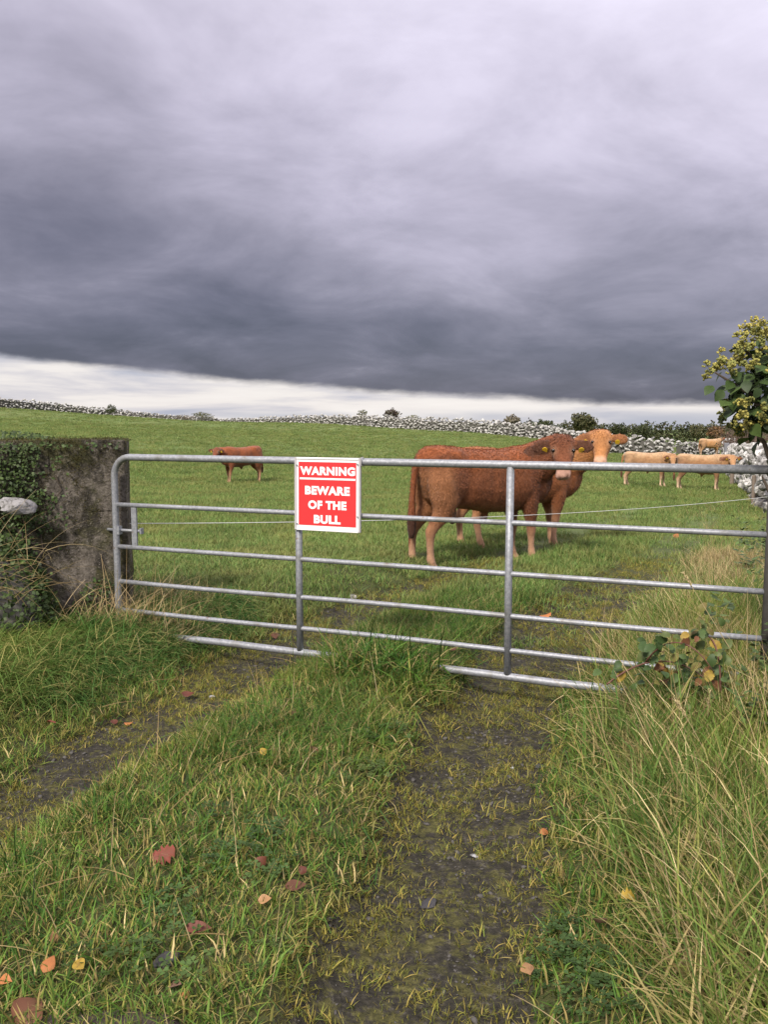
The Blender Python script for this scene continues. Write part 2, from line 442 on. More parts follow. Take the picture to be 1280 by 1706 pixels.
# ------------------------------------------------------------------ ground sheet
def grow(a, b, step, k, lim):
    v = list(np.arange(a, b + 1e-6, step)); s = step
    while v[-1] < lim: s *= k; v.append(v[-1] + s)
    return v
xs = grow(0, 4.2, .055, 1.11, 3800); xs = np.array([-q for q in xs[:0:-1]] + xs)
ys = np.array([-q for q in grow(-1.2, -.1, .5, 1.4, 600)[::-1]] + grow(1.25, 8.5, .055, 1.07, 4200))
ys = np.unique(ys)
GX, GY = np.meshgrid(xs, ys)
GZ = gz(GX, GY)
nv = GX.size; nx = len(xs); ny = len(ys)
me = bpy.data.meshes.new('field')
me.vertices.add(nv); me.vertices.foreach_set('co', np.stack([GX, GY, GZ], -1).astype(np.float32).ravel())
ii = (np.arange(ny - 1)[:, None] * nx + np.arange(nx - 1)[None]).ravel()
quads = np.stack([ii, ii + 1, ii + nx + 1, ii + nx], -1).astype(np.int32)
me.loops.add(quads.size); me.loops.foreach_set('vertex_index', quads.ravel())
me.polygons.add(len(quads)); me.polygons.foreach_set('loop_start', np.arange(0, quads.size, 4, dtype=np.int32))
me.update(calc_edges=True); me.shade_smooth()
for nm, val in (('rut', rut_mask(GX, GY)), ('far', sstep(np.hypot(GX, GY), 5.5, 16))):
    a = me.attributes.new(nm, 'FLOAT', 'POINT'); a.data.foreach_set('value', val.astype(np.float32).ravel())
field = tag(link('field', me, None, M_GROUND), 'green grazing field with two wheel tracks through the gateway', kind='structure')

# ------------------------------------------------------------------ stones and dry stone walls
def ico(sub):
    bm = bmesh.new(); bmesh.ops.create_icosphere(bm, subdivisions=sub, radius=1.0)
    v = np.array([q.co[:] for q in bm.verts]); f = [[q.index for q in fc.verts] for fc in bm.faces]; bm.free(); return v, f
ICO1, ICO2 = ico(1), ico(2)
def stone_shape(rng, base, flat=.75):
    v, f = base; v = v.copy()
    for k in range(7):                                   # chop faces off a ball
        n = rng.normal(size=3); n /= np.linalg.norm(n); h = rng.uniform(.55, .85)
        d = v @ n; over = d > h
        v[over] -= np.outer(d[over] - h, n)
    return v * np.array([1, rng.uniform(.7, 1), flat * rng.uniform(.75, 1.1)]), f
STONES1 = [stone_shape(RNG, ICO1) for _ in range(8)]
STONES2 = [stone_shape(RNG, ICO2) for _ in range(8)]
def stone_col(r):
    return [(.48, .47, .45), (.38, .37, .355), (.25, .245, .23), (.17, .165, .155), (.56, .55, .53)][r.choice(5, p=[.30, .22, .2, .13, .15])]
def wall_path(pts, step):
    """evenly spaced stations (x, y, base z, height, unit direction) along a line of (x, y, height)"""
    P = np.array(pts, float); seg = np.hypot(*(P[1:, :2] - P[:-1, :2]).T); L = np.r_[0, np.cumsum(seg)]
    s = np.arange(0, L[-1], step)
    x, y, h = [np.interp(s, L, P[:, k]) for k in range(3)]
    dxy = np.stack([np.gradient(x), np.gradient(y)], -1); dxy /= np.linalg.norm(dxy, axis=1)[:, None]
    return x, y, gz(x, y), h, dxy
def dry_wall(label, pts, size, thick, rng, single=0):
    x, y, z0, h, dr = wall_path(pts, size * .92)
    root = empty('stone_wall', (x[0], y[0], z0[0])); tag(root, label, 'wall')
    items = []
    for i in range(len(x)):
        nrm = np.array([-dr[i][1], dr[i][0]]); hh = h[i] * rng.uniform(.86, 1.14); k = 0; z = size * .2
        while z < hh:
            batter = thick * (.5 - .16 * z / max(hh, .1))
            for side in (-1, 1):
                off = side * batter + rng.normal(0, size * .10)
                a = rng.uniform(-.5, .5) * size + (k % 2) * size * .5
                pos = np.array([x[i] + dr[i][0] * a + nrm[0] * off, y[i] + dr[i][1] * a + nrm[1] * off, z0[i] + z + rng.uniform(-.28, .28) * size])
                sc = size * np.array([rng.uniform(.34, .72), rng.uniform(.4, .6), rng.uniform(.30, .58)])
                items.append((pos, sc, math.atan2(dr[i][1], dr[i][0]) + rng.normal(0, .4), rng.normal(0, .45), rng.normal(0, .45)))
            z += size * rng.uniform(.62, .86); k += 1
        pos = np.array([x[i] + rng.normal(0, size * .2), y[i] + rng.normal(0, size * .2), z0[i] + hh + size * .1])     # coping
        items.append((pos, size * np.array([rng.uniform(.45, .8), rng.uniform(.45, .7), rng.uniform(.4, .7)]), rng.uniform(0, 6), rng.normal(0, .4), rng.normal(0, .4)))
    items.sort(key=lambda q: np.hypot(q[0][0], q[0][1]))
    org = np.array([x[0], y[0], z0[0]])
    variants = {}
    for (pos, sc, rz, ra, rb) in items[:single]:
        key = (int(rng.integers(8)), int(rng.integers(5)))
        if key not in variants:
            v, f = STONES2[key[0]]
            variants[key] = mesh('stone', v, f, np.tile(np.array([(.58, .56, .54), (.46, .45, .43), (.27, .26, .25), (.2, .19, .18), (.66, .645, .62)][key[1]]), (len(v), 1)))
            variants[key].materials.append(M_STONE)
        link('stone', variants[key], root, None, loc=pos - org, rot=(ra, rb, rz), scale=sc)
    rest = items[single:]
    if rest:
        V, F, C = [], [], []; o = 0
        for (pos, sc, rz, ra, rb) in rest:
            v, f = (STONES1 if not single else STONES2)[int(rng.integers(8))]
            m3 = np.array(Euler((ra, rb, rz)).to_matrix())
            w = (v * sc) @ m3.T + (pos - org)
            V.append(w); F += [[q + o for q in fc] for fc in f]; o += len(v); C.append(np.tile(stone_col(rng), (len(v), 1)))
        tag(link('stones', mesh('stones', np.vstack(V), F, np.vstack(C)), root, M_STONE), kind='stuff')
    mb = MB(); pv_ = None; n = len(x)                      # dark core added to block light, so gaps between stones stay dark
    v = []; f = []
    for i in range(n):
        nrm = np.array([-dr[i][1], dr[i][0]]); t = thick * .30
        for s_, zz in ((-1, -.3), (1, -.3), (1, h[i] * .85), (-1, h[i] * .85)):
            v.append((x[i] + nrm[0] * t * s_ - org[0], y[i] + nrm[1] * t * s_ - org[1], z0[i] + zz - org[2]))
    for i in range(n - 1):
        for k in range(4):
            f.append((i * 4 + k, i * 4 + (k + 1) % 4, i * 4 + 4 + (k + 1) % 4, i * 4 + 4 + k))
    f += [(3, 2, 1, 0), tuple(4 * (n - 1) + k for k in range(4))]
    link('light_block_core', mesh('light_block_core', v, f), root, M_CORE)
    return root
def base_at(px, d): return ((px - 640) / FPX * d / _c, d)
rng_w = np.random.default_rng(5)
far_pts = [(*base_at(-160, 92), 1.2), (*base_at(-60, 93), 1.15), (*base_at(0, 95), 1.15), (*base_at(100, 101), .95), (*base_at(200, 105), .65), (*base_at(280, 106), .52), (*base_at(390, 105), .6),
           (*base_at(500, 99), .85), (*base_at(640, 90), 1.12), (*base_at(800, 80), 1.1), (*base_at(900, 72), 1.1), (*base_at(960, 66), 1.05), (*base_at(1010, 60), 1.0)]
dry_wall('long pale dry stone wall running along the far crest of the field', far_pts, .34, .6, rng_w)
mid_pts = [(*base_at(1004, 58), 1.0), (*base_at(1060, 56), 1.1), (*base_at(1118, 55), .95)]
dry_wall('grey stone wall across the field beyond the two tan calves', mid_pts, .32, .6, rng_w)
dry_wall('low stub of grey stone wall right of the gap, behind the calves', [(*base_at(1128, 56.5), .75), (*base_at(1160, 58), .7), (*base_at(1192, 60), .55)], .30, .55, rng_w)
dry_wall('white lichened stone wall along the right side of the field', [(7.9, 16.5, 1.15), (9.0, 19.5, 1.15), (10.2, 22.5, 1.2), (14.6, 35, 1.15), (18.6, 46, 1.1), (22.5, 56, 1.0)], .40, .7, rng_w, single=260)

# ------------------------------------------------------------------ gate pillar on the left
pil_o = gp(-1.885, 0, -.09)
pil_z = gz1(pil_o.x, pil_o.y) - .25
PIL_YAW = R(13)
PT = np.array([math.cos(PIL_YAW), math.sin(PIL_YAW), 0]); PN = np.array([math.sin(PIL_YAW), -math.cos(PIL_YAW), 0])
pil = empty('gate_pillar', (pil_o.x, pil_o.y, 0), PIL_YAW)
tag(pil, 'weathered mossy concrete block pillar at the hinge end of the gate', 'pillar')
rng_p = np.random.default_rng(21)
def block(w, d, h, rng):
    """a worn concrete block, edges rounded and faces uneven"""
    bm = bmesh.new(); bmesh.ops.create_cube(bm, size=1.0)
    bmesh.ops.scale(bm, vec=(w, d, h), verts=bm.verts)
    bmesh.ops.bevel(bm, geom=bm.edges[:], offset=.007, segments=1, affect='EDGES')
    for q in bm.verts: q.co += Vector(rng.normal(0, .004, 3))
    me_ = bpy.data.meshes.new('block'); bm.to_mesh(me_); bm.free(); return me_
ZT = 1.385
zt = ZT; ci = 0
while zt > .0:
    hgt = .245 if ci else .225
    cuts = [0, .47, .95, 1.45] if ci % 2 == 0 else [0, .23, .71, 1.19, 1.45]
    for a0, a1 in zip(cuts[:-1], cuts[1:]):
        me_ = block(a1 - a0 - .004, .46, hgt - .004, rng_p); me_.materials.append(M_CONC)
        link('block', me_, pil, None, loc=(-(a0 + a1) / 2, .23 + rng_p.normal(0, .004), zt - hgt / 2), rot=(0, rng_p.normal(0, .004), 0))
    zt -= hgt; ci += 1
mb = MB(); mb.box((-1.44, .004, -.4), (-.01, .45, ZT - .02)); mb.build('mortar', M_CONC, pil)

# ------------------------------------------------------------------ farm gate
def tube_part(name, pts, r, parent, n=14, m=M_GALV, org=Vector((0, 0, 0))):
    mb = MB(); mb.tube([Vector(q) - org for q in pts], r, n); return mb.build(name, m, parent, smooth=True)
g_org = gp(-1.9, 0)
gate = empty('farm_gate', g_org)
tag(gate, 'galvanised tubular steel field gate with six horizontal rails', 'gate')
ZR = [1.2746, .9654, .6899, .4599, .2702, .1246]
tl, tr, rb = -1.905, 2.002, .125
hoop = [gp(tr, ZR[5]), gp(tr, ZR[0])] 
frame_pts = [gp(tr, ZR[0])] + [gp(t_, ZR[0]) for t_ in np.linspace(1.2, tl + rb, 6)]
frame_pts += [gp(tl + rb - rb * math.sin(a_), ZR[0] - rb + rb * math.cos(a_)) for a_ in np.linspace(.2, math.pi / 2, 8)]
frame_pts += [gp(tl, z_) for z_ in (.9, .6, .35, ZR[5] + .08)]
frame_pts += [gp(tl + .08 - .08 * math.cos(a_), ZR[5] + .08 - .08 * math.sin(a_)) for a_ in np.linspace(.3, math.pi / 2, 5)]
frame_pts += [gp(t_, ZR[5] + .004 * math.sin(t_ * 5)) for t_ in np.linspace(tl + .3, tr, 8)]
tube_part('frame', frame_pts, .0215, gate, 16, org=g_org)
tube_part('end_post', [gp(tr, ZR[0] + .03), gp(tr, ZR[5] - .03)], .024, gate, org=g_org, m=plain('shaded_grimy_steel', (.060, .056, .050), .85, .05, .5, 25, .2, .4))['label'] = 'grimy end post of the gate, coloured darker as in shade'  # steel colour darkened for the shade on this post as well as grime
for k in (1, 2, 3, 4):
    o = tube_part('rail', [gp(t_, ZR[k] - .004 * math.sin((t_ + 1.9) / 3.9 * math.pi * 3) * (k > 2)) for t_ in np.linspace(tl + .01, tr - .01, 14)], .0145, gate, org=g_org)
for t_ in (-.547, .729):
    tube_part('upright', [gp(t_, ZR[0] - .01), gp(t_ - .002, .6), gp(t_, ZR[5] + .012)], .0205, gate, org=g_org)
bolt = empty('slide_bolt', gp(-1.755, 0) - g_org, -GATE_A); bolt.parent = gate
mb = MB(); mb.box((-.020, -.006, ZR[2] + .010), (.020, .006, ZR[1] - .010)); mb.build('bolt_plate', M_GALV, bolt)
mb = MB(); mb.tube([(-.23, .012, .797), (.050, .012, .797)], .010, 10); mb.build('bolt_rod', M_GALV, bolt, smooth=True)
mb = MB(); mb.box((.040, -.002, .780), (.052, .026, .818)); mb.build('bolt_handle', M_GALV, bolt)
mb = MB(); mb.box((-.158, -.014, .77), (-.115, .018, .825)); mb.build('hinge_collar', M_GALV, bolt)

# ------------------------------------------------------------------ warning sign
SW, SH = .412, .412
s_org = gp(-.549, 1.290 - SH, .032)
sign = empty('warning_sign', s_org, -GATE_A)
sign.rotation_euler = (R(-1.0), 0, -GATE_A)
tag(sign, 'red and white warning sign about a bull, fixed on the gate', 'sign')
def slab(x0, x1, z0, z1, y0, y1, bev=.002):
    bm = bmesh.new(); bmesh.ops.create_cube(bm, size=1.0)
    bmesh.ops.scale(bm, vec=(x1 - x0, y1 - y0, z1 - z0), verts=bm.verts)
    bmesh.ops.translate(bm, vec=((x0 + x1) / 2, (y0 + y1) / 2, (z0 + z1) / 2), verts=bm.verts)
    if bev: bmesh.ops.bevel(bm, geom=bm.edges[:], offset=bev, segments=2, affect='EDGES')
    me_ = bpy.data.meshes.new('slab'); bm.to_mesh(me_); bm.free(); return me_
link('backing_board', slab(0, SW, 0, SH, -.004, .008, .003), sign, M_WHITE)
for nm, x0, x1, z0, z1 in (('edge_trim', -.006, .005, -.006, SH + .006), ('edge_trim', SW - .006, SW + .006, -.006, SH + .004), ('edge_trim', .0055, SW - .0065, -.008, .006), ('edge_trim', .0055, SW - .0065, SH - .005, SH + .006)):
    link(nm, slab(x0, x1, z0, z1, -.009, .009), sign, M_EDGE if nm and (x1 - x0 < .05) else M_WHITE)
link('red_panel', slab(.021, SW - .021, .024, SH - .020, -.0062, -.0035, 0), sign, M_RED)
def words(txt, cx, cz, w, h, y=-.0078):
    cu = bpy.data.curves.new('words', 'FONT'); cu.body = txt; cu.offset = .054; cu.space_character = 1.10; cu.resolution_u = 4
    ob = bpy.data.objects.new('words', cu); COL.objects.link(ob)
    bpy.context.view_layer.update()
    me_ = bpy.data.meshes.new_from_object(ob.evaluated_get(bpy.context.evaluated_depsgraph_get()))
    bpy.data.objects.remove(ob)
    co = np.array([q.co[:] for q in me_.vertices]); lo, hi = co.min(0), co.max(0)
    me2 = bpy.data.meshes.new('lettering')
    v = [(cx + ((q[0] - lo[0]) / (hi[0] - lo[0]) - .5) * w, y, cz + ((q[1] - lo[1]) / (hi[1] - lo[1]) - .5) * h) for q in co]
    me2.from_pydata(v, [], [list(pl.vertices) for pl in me_.polygons]); bpy.data.meshes.remove(me_)
    o_ = link('lettering', me2, sign, M_WHITE); o_['label'] = 'white words ' + txt; return o_
for tx, tz in ((SW - .012, SH - .028), (SW - .010, .325 - .24), (.012, SH - .04), (.012, .03)):
    mb = MB(); mb.tube([(tx, -.010, tz), (tx, -.0135, tz)], .0048, 8); mb.build('screw', M_GALV, sign)
mb = MB(); mb.tube([(SW + .010, -.012, 1.2746 - s_org.z + .024), (SW + .014, .012, 1.2746 - s_org.z + .027), (SW + .014, .05, 1.2746 - s_org.z), (SW + .011, .03, 1.2746 - s_org.z - .025), (SW + .010, -.004, 1.2746 - s_org.z - .02), (SW + .010, -.012, 1.2746 - s_org.z + .024)], .0022, 6); mb.build('cable_tie', M_EDGE, sign)
def sz(fr): return SH * (1 - fr)
words('WARNING', SW * .505, sz(.172), SW * .86, SH * .122)
link('rule', slab(SW * .07, SW * .94, sz(.283) - .0055, sz(.283) + .0055, -.0082, -.0066, 0), sign, M_WHITE)
words('BEWARE', SW * .505, sz(.447), SW * .70, SH * .124)
words('OF THE', SW * .505, sz(.650), SW * .60, SH * .124)
words('BULL', SW * .505, sz(.853), SW * .42, SH * .122)

# ------------------------------------------------------------------ electric fence
w0 = np.array([-1.80, 5.86, .806]); w1 = atd(1335, 821, 11.5)
pts = [w0 + (w1 - w0) * t_ - np.array([0, 0, .10 * 4 * t_ * (1 - t_)]) for t_ in np.linspace(0, 1, 40)]
mb = MB(); mb.tube([q - w0 for q in pts], .003, 6)
tag(mb.build('fence_wire', M_WIRE, smooth=True, loc=w0), 'thin pale electric fence wire strung across the field behind the gate', 'wire')
def fence_post(px, top, d, r, label, m=M_WOOD, rr=0):
    q = atd(px, top, d); zb = gz1(q[0], q[1])
    mb = MB(); h = q[2] - zb
    mb.tube([(0, 0, -.2), (.004, 0, h * .5), (-.006, .004, h - .02), (-.006, .004, h)], [r, r * .97, r * .93, r * .75], 9)
    return tag(mb.build('fence_post', m, loc=(q[0], q[1], zb)), label, 'post', 'wooden fence posts along the right wall')
fence_post(1258, 792, 20.5, .055, 'short brown wooden post before the white stone wall, beside the wire end')
fence_post(1222, 758, 30.0, .075, 'grey wooden post at the wall beside the nearer tan calf head')
fence_post(1212, 738, 43.0, .14, 'thick grey strainer post beside the distant red headed calf', plain('grey_wood', (.19, .19, .21), .9, 0, .3, 9))

# ------------------------------------------------------------------ cattle
def ring_loft(mb, rings, n=18):
    """rings: (centre, side axis, up axis, side radius, up radius, down radius, squareness)"""
    v = []; f = []
    for (c, u, w, ru, rt, rb_, e) in rings:
        for k in range(n):
            a = 2 * math.pi * k / n; ca, sa = math.cos(a), math.sin(a)
            x = math.copysign(abs(ca) ** e, ca) * ru; y = math.copysign(abs(sa) ** e, sa); y *= rt if y > 0 else rb_
            v.append(Vector(c) + Vector(u) * x + Vector(w) * y)
    for i in range(len(rings) - 1):
        for k in range(n):
            f.append((i * n + k, i * n + (k + 1) % n, (i + 1) * n + (k + 1) % n, (i + 1) * n + k))
    f.append(tuple(range(n - 1, -1, -1))); f.append(tuple((len(rings) - 1) * n + k for k in range(n)))
    mb.add(v, f)
def limb(mb, pts, n=12):
    """pts: (x, y, z, radius fore-and-aft, radius sideways)"""
    ring = []
    P = [Vector(q[:3]) for q in pts]
    for i, q in enumerate(pts):
        t = (P[min(i + 1, len(P) - 1)] - P[max(i - 1, 0)]).normalized()
        u = Vector((0, 1, 0)); u = (u - t * u.dot(t)).normalized(); w = t.cross(u)
        ring.append((P[i], u, w, q[4], q[3], q[3], 1.0))
    ring_loft(mb, ring, n)
def bez(p, k):
    a = [Vector(q) for q in p]
    while len(a) > 1: a = [a[i].lerp(a[i + 1], k) for i in range(len(a) - 1)]
    return a[0]
def make_cow(label, loc, yaw, sc, poll, look, pitch, coat, voxel=.02, fur=0, step=(0, 0, 0, 0), seed=1, tags=2, group='cattle grazing in the field', tail_sway=0.0, stretch=1.0):
    """coat: dict of colours. poll: local position of the top of the head; look: world azimuth vector the face points to."""
    rng = np.random.default_rng(seed)
    zg = gz1(loc[0], loc[1])
    root = empty('cow', (loc[0], loc[1], zg - .02), yaw); root.scale = (sc * stretch, sc, sc)
    tag(root, label, 'cow', group)
    mb = MB(); S, Uz = (0, 1, 0), (0, 0, 1)
    body = [(-.77, 1.10, .10, .10, .14), (-.745, 1.08, .17, .165, .20), (-.68, 1.03, .225, .250, .29), (-.56, .98, .265, .305, .335), (-.40, .955, .275, .320, .315), (-.22, .935, .285, .312, .315),
            (.02, .915, .30, .318, .335), (.25, .910, .295, .328, .345), (.45, .925, .265, .34, .355), (.60, .945, .235, .330, .345), (.74, .95, .205, .28, .31), (.84, .95, .15, .20, .23), (.89, .94, .09, .12, .14)]
    ring_loft(mb, [((x, 0, zc_), S, Uz, hw, rt, rb_, .86) for x, zc_, hw, rt, rb_ in body], 22)
    # neck and head
    po = Vector(poll); la = math.atan2(look[1], look[0]) - yaw
    hf = Vector((math.cos(la) * math.cos(pitch), math.sin(la) * math.cos(pitch), -math.sin(pitch)))
    hs = Vector((-math.sin(la), math.cos(la), 0)); hu = hf.cross(hs) * -1
    if hu.z < 0: hu = -hu
    back = po - hf * .02 - hu * .10
    ctrl = [(.36, 0, .98), (.66, 0, 1.06), Vector(back) + Vector((-.12, 0, -.10)) - hf * .06, back]
    ring = []
    for k in np.linspace(0, 1, 9):
        c = bez(ctrl, k); t = (bez(ctrl, min(k + .02, 1)) - bez(ctrl, max(k - .02, 0))).normalized()
        u = Vector((0, 0, 1)).cross(t).normalized(); w = t.cross(u)
        q = k ** .8
        ring.append((c, u, w, .235 - .115 * q, .27 - .13 * q, .36 - .20 * q, .95))
    ring_loft(mb, ring, 18)
    head = [(-.055, -.04, .055, .05, .06), (-.03, -.02, .10, .075, .10), (.03, -.015, .122, .095, .13), (.10, -.02, .128, .095, .14), (.17, -.03, .122, .09, .135), (.25, -.045, .096, .08, .12), (.33, -.055, .080, .068, .095),
            (.39, -.062, .080, .062, .078), (.44, -.068, .084, .058, .068), (.475, -.072, .074, .050, .055), (.492, -.074, .048, .034, .036)]
    ring_loft(mb, [(po + hf * a_ + hu * b_, hs, hu, hw, rt, rb_, .92) for a_, b_, hw, rt, rb_ in head], 18)
    ears = []
    for sgn in (-1, 1):                                     # ears: cupped, held out to the side
        b0 = po + hf * .065 + hs * sgn * .095 + hu * .015
        d_ = (hs * sgn * .93 + hf * .06 + Vector((0, 0, -.16))).normalized(); ears.append((np.array(b0), np.array(d_)))
        wv = Vector((0, 0, 1)); wv = (wv - d_ * wv.dot(d_)).normalized(); nv_ = d_.cross(wv)
        ring_loft(mb, [(b0 + d_ * (L_ * 1.0), nv_, wv, .021 if L_ < .19 else .012, a_, a_ * 1.05, 1.0) for L_, a_ in ((0, .034), (.045, .046), (.10, .070), (.16, .074), (.205, .054), (.235, .020))], 12)
    # legs: near and far, fore and hind
    for i, sgn in enumerate((1, -1)):
        sx = step[i]
        limb(mb, [(.44, .12 * sgn, 1.02, .15, .09), (.50, .165 * sgn, .82, .145, .085), (.52 + sx * .2, .17 * sgn, .66, .105, .075), (.535 + sx * .4, .16 * sgn, .52, .075, .062), (.545 + sx * .6, .15 * sgn, .42, .054, .048), (.55 + sx * .7, .148 * sgn, .36, .056, .051),
                  (.548 + sx * .8, .147 * sgn, .29, .041, .037), (.55 + sx * .9, .147 * sgn, .18, .036, .033), (.558 + sx, .147 * sgn, .11, .046, .042), (.578 + sx, .147 * sgn, .065, .042, .041), (.592 + sx, .147 * sgn, .03, .058, .054), (.598 + sx, .147 * sgn, .0, .062, .058)])
        sx = step[2 + i]
        limb(mb, [(-.55, .13 * sgn, 1.08, .20, .11), (-.57, .165 * sgn, .90, .205, .115), (-.565, .175 * sgn, .74, .18, .105), (-.59 + sx * .2, .165 * sgn, .60, .118, .08), (-.655 + sx * .5, .152 * sgn, .49, .070, .052), (-.705 + sx * .7, .146 * sgn, .41, .064, .046),
                  (-.70 + sx * .8, .145 * sgn, .33, .048, .038), (-.692 + sx * .9, .145 * sgn, .20, .040, .035), (-.682 + sx, .145 * sgn, .12, .048, .044), (-.662 + sx, .145 * sgn, .07, .044, .042), (-.645 + sx, .145 * sgn, .03, .060, .055), (-.638 + sx, .145 * sgn, .0, .064, .058)])
    tw = tail_sway
    limb(mb, [(-.76, 0, 1.18, .05, .05), (-.825, 0, 1.10, .038, .038), (-.845, tw * .2, .95, .034, .034), (-.855, tw * .5, .75, .032, .032), (-.855, tw * .8, .60, .042, .04), (-.855, tw, .50, .052, .05), (-.855, tw, .40, .046, .044), (-.855, tw, .33, .022, .022)], 10)
    limb(mb, [(.05, 0, .56, .05, .04), (.03, 0, .50, .04, .03), (.02, 0, .475, .02, .018)], 8)
    src = bpy.data.objects.new('cow_form', mb.mesh('cow_form')); COL.objects.link(src)
    r_ = src.modifiers.new('r', 'REMESH'); r_.mode = 'VOXEL'; r_.voxel_size = voxel
    s_ = src.modifiers.new('s', 'SMOOTH'); s_.iterations = 5; s_.factor = .5
    bpy.context.view_layer.update()
    me = bpy.data.meshes.new_from_object(src.evaluated_get(bpy.context.evaluated_depsgraph_get()))
    bpy.data.objects.remove(src)
    n = len(me.vertices); co = np.empty(n * 3, np.float32); me.vertices.foreach_get('co', co); co = co.reshape(-1, 3).astype(float)
    nr = np.empty(n * 3, np.float32); me.vertices.foreach_get('normal', nr); nr = nr.reshape(-1, 3).astype(float)
    # lumpy curly coat
    ay = np.abs(co[:, 1]); g3 = lambda x0, z0, sx_, sz2: np.exp(-((co[:, 0] - x0) / sx_) ** 2 - ((co[:, 2] - z0) / sz2) ** 2) * sstep(ay, .10, .2)
    co = co + nr * (-.040 * g3(-.30, 1.02, .10, .14) - .030 * g3(-.33, .78, .09, .12) + .030 * g3(-.42, 1.20, .07, .05) + .028 * g3(.46, .84, .13, .20) - .026 * g3(.24, .98, .07, .22)
               + .022 * g3(-.58, .92, .12, .16) + .016 * g3(-.72, 1.13, .05, .05) - .022 * g3(.66, .92, .06, .18) + .006 * np.sin(co[:, 0] * 46) * g3(.02, .92, .18, .16))[:, None]
    lump = fbm(VA, co[:, 0] * 1.3 + co[:, 1], co[:, 2] * 1.3, 9.0) - .5
    body_w = sstep(co[:, 2], .45, .7)
    co = co + nr * (lump * .011 * body_w)[:, None]
    me.vertices.foreach_set('co', co.astype(np.float32).ravel())
    # coat colours
    C = lambda k: np.array(coat[k])
    c = np.tile(C('body'), (n, 1))
    def blend(c, w, k): w = np.clip(w, 0, 1)[:, None]; return c * (1 - w) + C(k) * w
    nz_ = fbm(VB, co[:, 0], co[:, 2] + co[:, 1], 4.0) - .5
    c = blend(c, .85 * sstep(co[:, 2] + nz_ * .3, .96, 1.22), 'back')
    c = blend(c, .85 * sstep(-co[:, 0] + nz_ * .25, .42, .60) * sstep(1.16 - co[:, 2], 0, .15), 'thigh')
    c = blend(c, .8 * sstep(.72 - co[:, 2] + nz_ * .1, 0, .13) * (np.abs(co[:, 0] + .05) < .42), 'belly')
    c = blend(c, sstep(.56 - co[:, 2] + nz_ * .15, 0, .22) * ((np.abs(co[:, 0]) > .40)), 'leg')
    c = blend(c, .7 * sstep(.40 - co[:, 2], 0, .2) * ((np.abs(co[:, 0]) > .40)), 'pale')
    c = blend(c, (co[:, 0] < -.815) * sstep(co[:, 2], .2, .3), 'tail')
    c = blend(c, (co[:, 0] < -.80) * sstep(.62 - co[:, 2], 0, .1) * sstep(co[:, 2], .3, .34), 'dark')
    c = blend(c, .45 * np.exp(-((np.hypot(co[:, 0] + .60, co[:, 2] - .98) - .20) / .035) ** 2) * sstep(co[:, 2], .98, 1.10) * (co[:, 0] < -.45), 'dark')
    P_ = np.array(po); rel = co - P_; a_ = rel @ np.array(hf); s__ = rel @ np.array(hs); u_ = rel @ np.array(hu)
    hd = sstep(a_, -.12, .02) * (np.abs(s__) < .34) * (a_ < .6) * (np.abs(u_) < .27)
    c = blend(c, hd, 'head')
    ear = np.zeros(n)
    for eb, ed_ in ears:
        tt = (co - eb) @ ed_; dist = np.linalg.norm(co - eb - np.outer(np.clip(tt, 0, .25), ed_), axis=1)
        ear = np.maximum(ear, (tt > .045) * (dist < .085) * 1.0)
    c = blend(c, ear * .9, 'ear')
    face = hd * (a_ > 0) * (a_ < .58) * (np.abs(s__) < .135)
    eye_r = face * np.exp(-((a_ - .175) / .045) ** 2 - ((np.abs(s__) - .115) / .04) ** 2 - ((u_ - .01) / .05) ** 2)
    c = blend(c, eye_r * .8, 'pale')
    c = blend(c, face * sstep(a_, .36, .43), 'muzzle')
    nost = face * (a_ > .43) * np.exp(-((np.abs(s__) - .040) / .017) ** 2 - ((u_ + .052) / .020) ** 2)
    c = blend(c, nost * .95, 'dark')
    c = blend(c, sstep(.034 - co[:, 2], 0, .012), 'hoof')
    ca = me.color_attributes.new('Col', 'FLOAT_COLOR', 'POINT'); ca.data.foreach_set('color', np.c_[c, np.ones(n)].astype(np.float32).ravel())
    cs = .35 + .65 * np.maximum(sstep(co[:, 0] + nz_ * .4, .15, .6), sstep(co[:, 2] + nz_ * .2, 1.02, 1.2)); cs = cs * (1 - .6 * sstep(-co[:, 0], .45, .6)) * (1 - .7 * sstep(.6 - co[:, 2], 0, .15)) * (1 - .5 * face * sstep(a_, .12, .25))
    at_ = me.attributes.new('curl', 'FLOAT', 'POINT'); at_.data.foreach_set('value', cs.astype(np.float32))
    me.shade_smooth(); me.materials.clear(); me.materials.append(M_COW)
    bd = link('body', me, root)
    for sgn in (-1, 1):
        q = po + hf * .172 + hs * sgn * .105 + hu * .020
        v, f = ICO2; link('eye', mesh('eye', v * .021, f, smooth=True), root, M_EYE, loc=q)
    for i, sgn in enumerate((-1, 1)):
        if i >= tags: continue
        q = Vector(ears[i][0] + ears[i][1] * .10) + Vector((0, 0, -.030))
        fwd = (hf * .9 + Vector((0, 0, .1))).normalized()
        mb = MB(); up = Vector((0, 0, 1)); up = (up - fwd * up.dot(fwd)).normalized(); rt_ = up.cross(fwd)
        q = q + fwd * .026
        sh = [(-.026, -.034), (.026, -.034), (.028, .010), (.010, .030), (-.010, .030), (-.028, .010)]
        vv = [q + rt_ * x_ + up * y_ for x_, y_ in sh] + [q + rt_ * x_ + up * y_ - fwd * .006 for x_, y_ in sh]
        mb.add(vv, [tuple(range(6)), tuple(range(11, 5, -1))] + [(k, k + 6, (k + 1) % 6 + 6, (k + 1) % 6) for k in range(6)])
        mb.build('ear_tag', M_TAG, root)
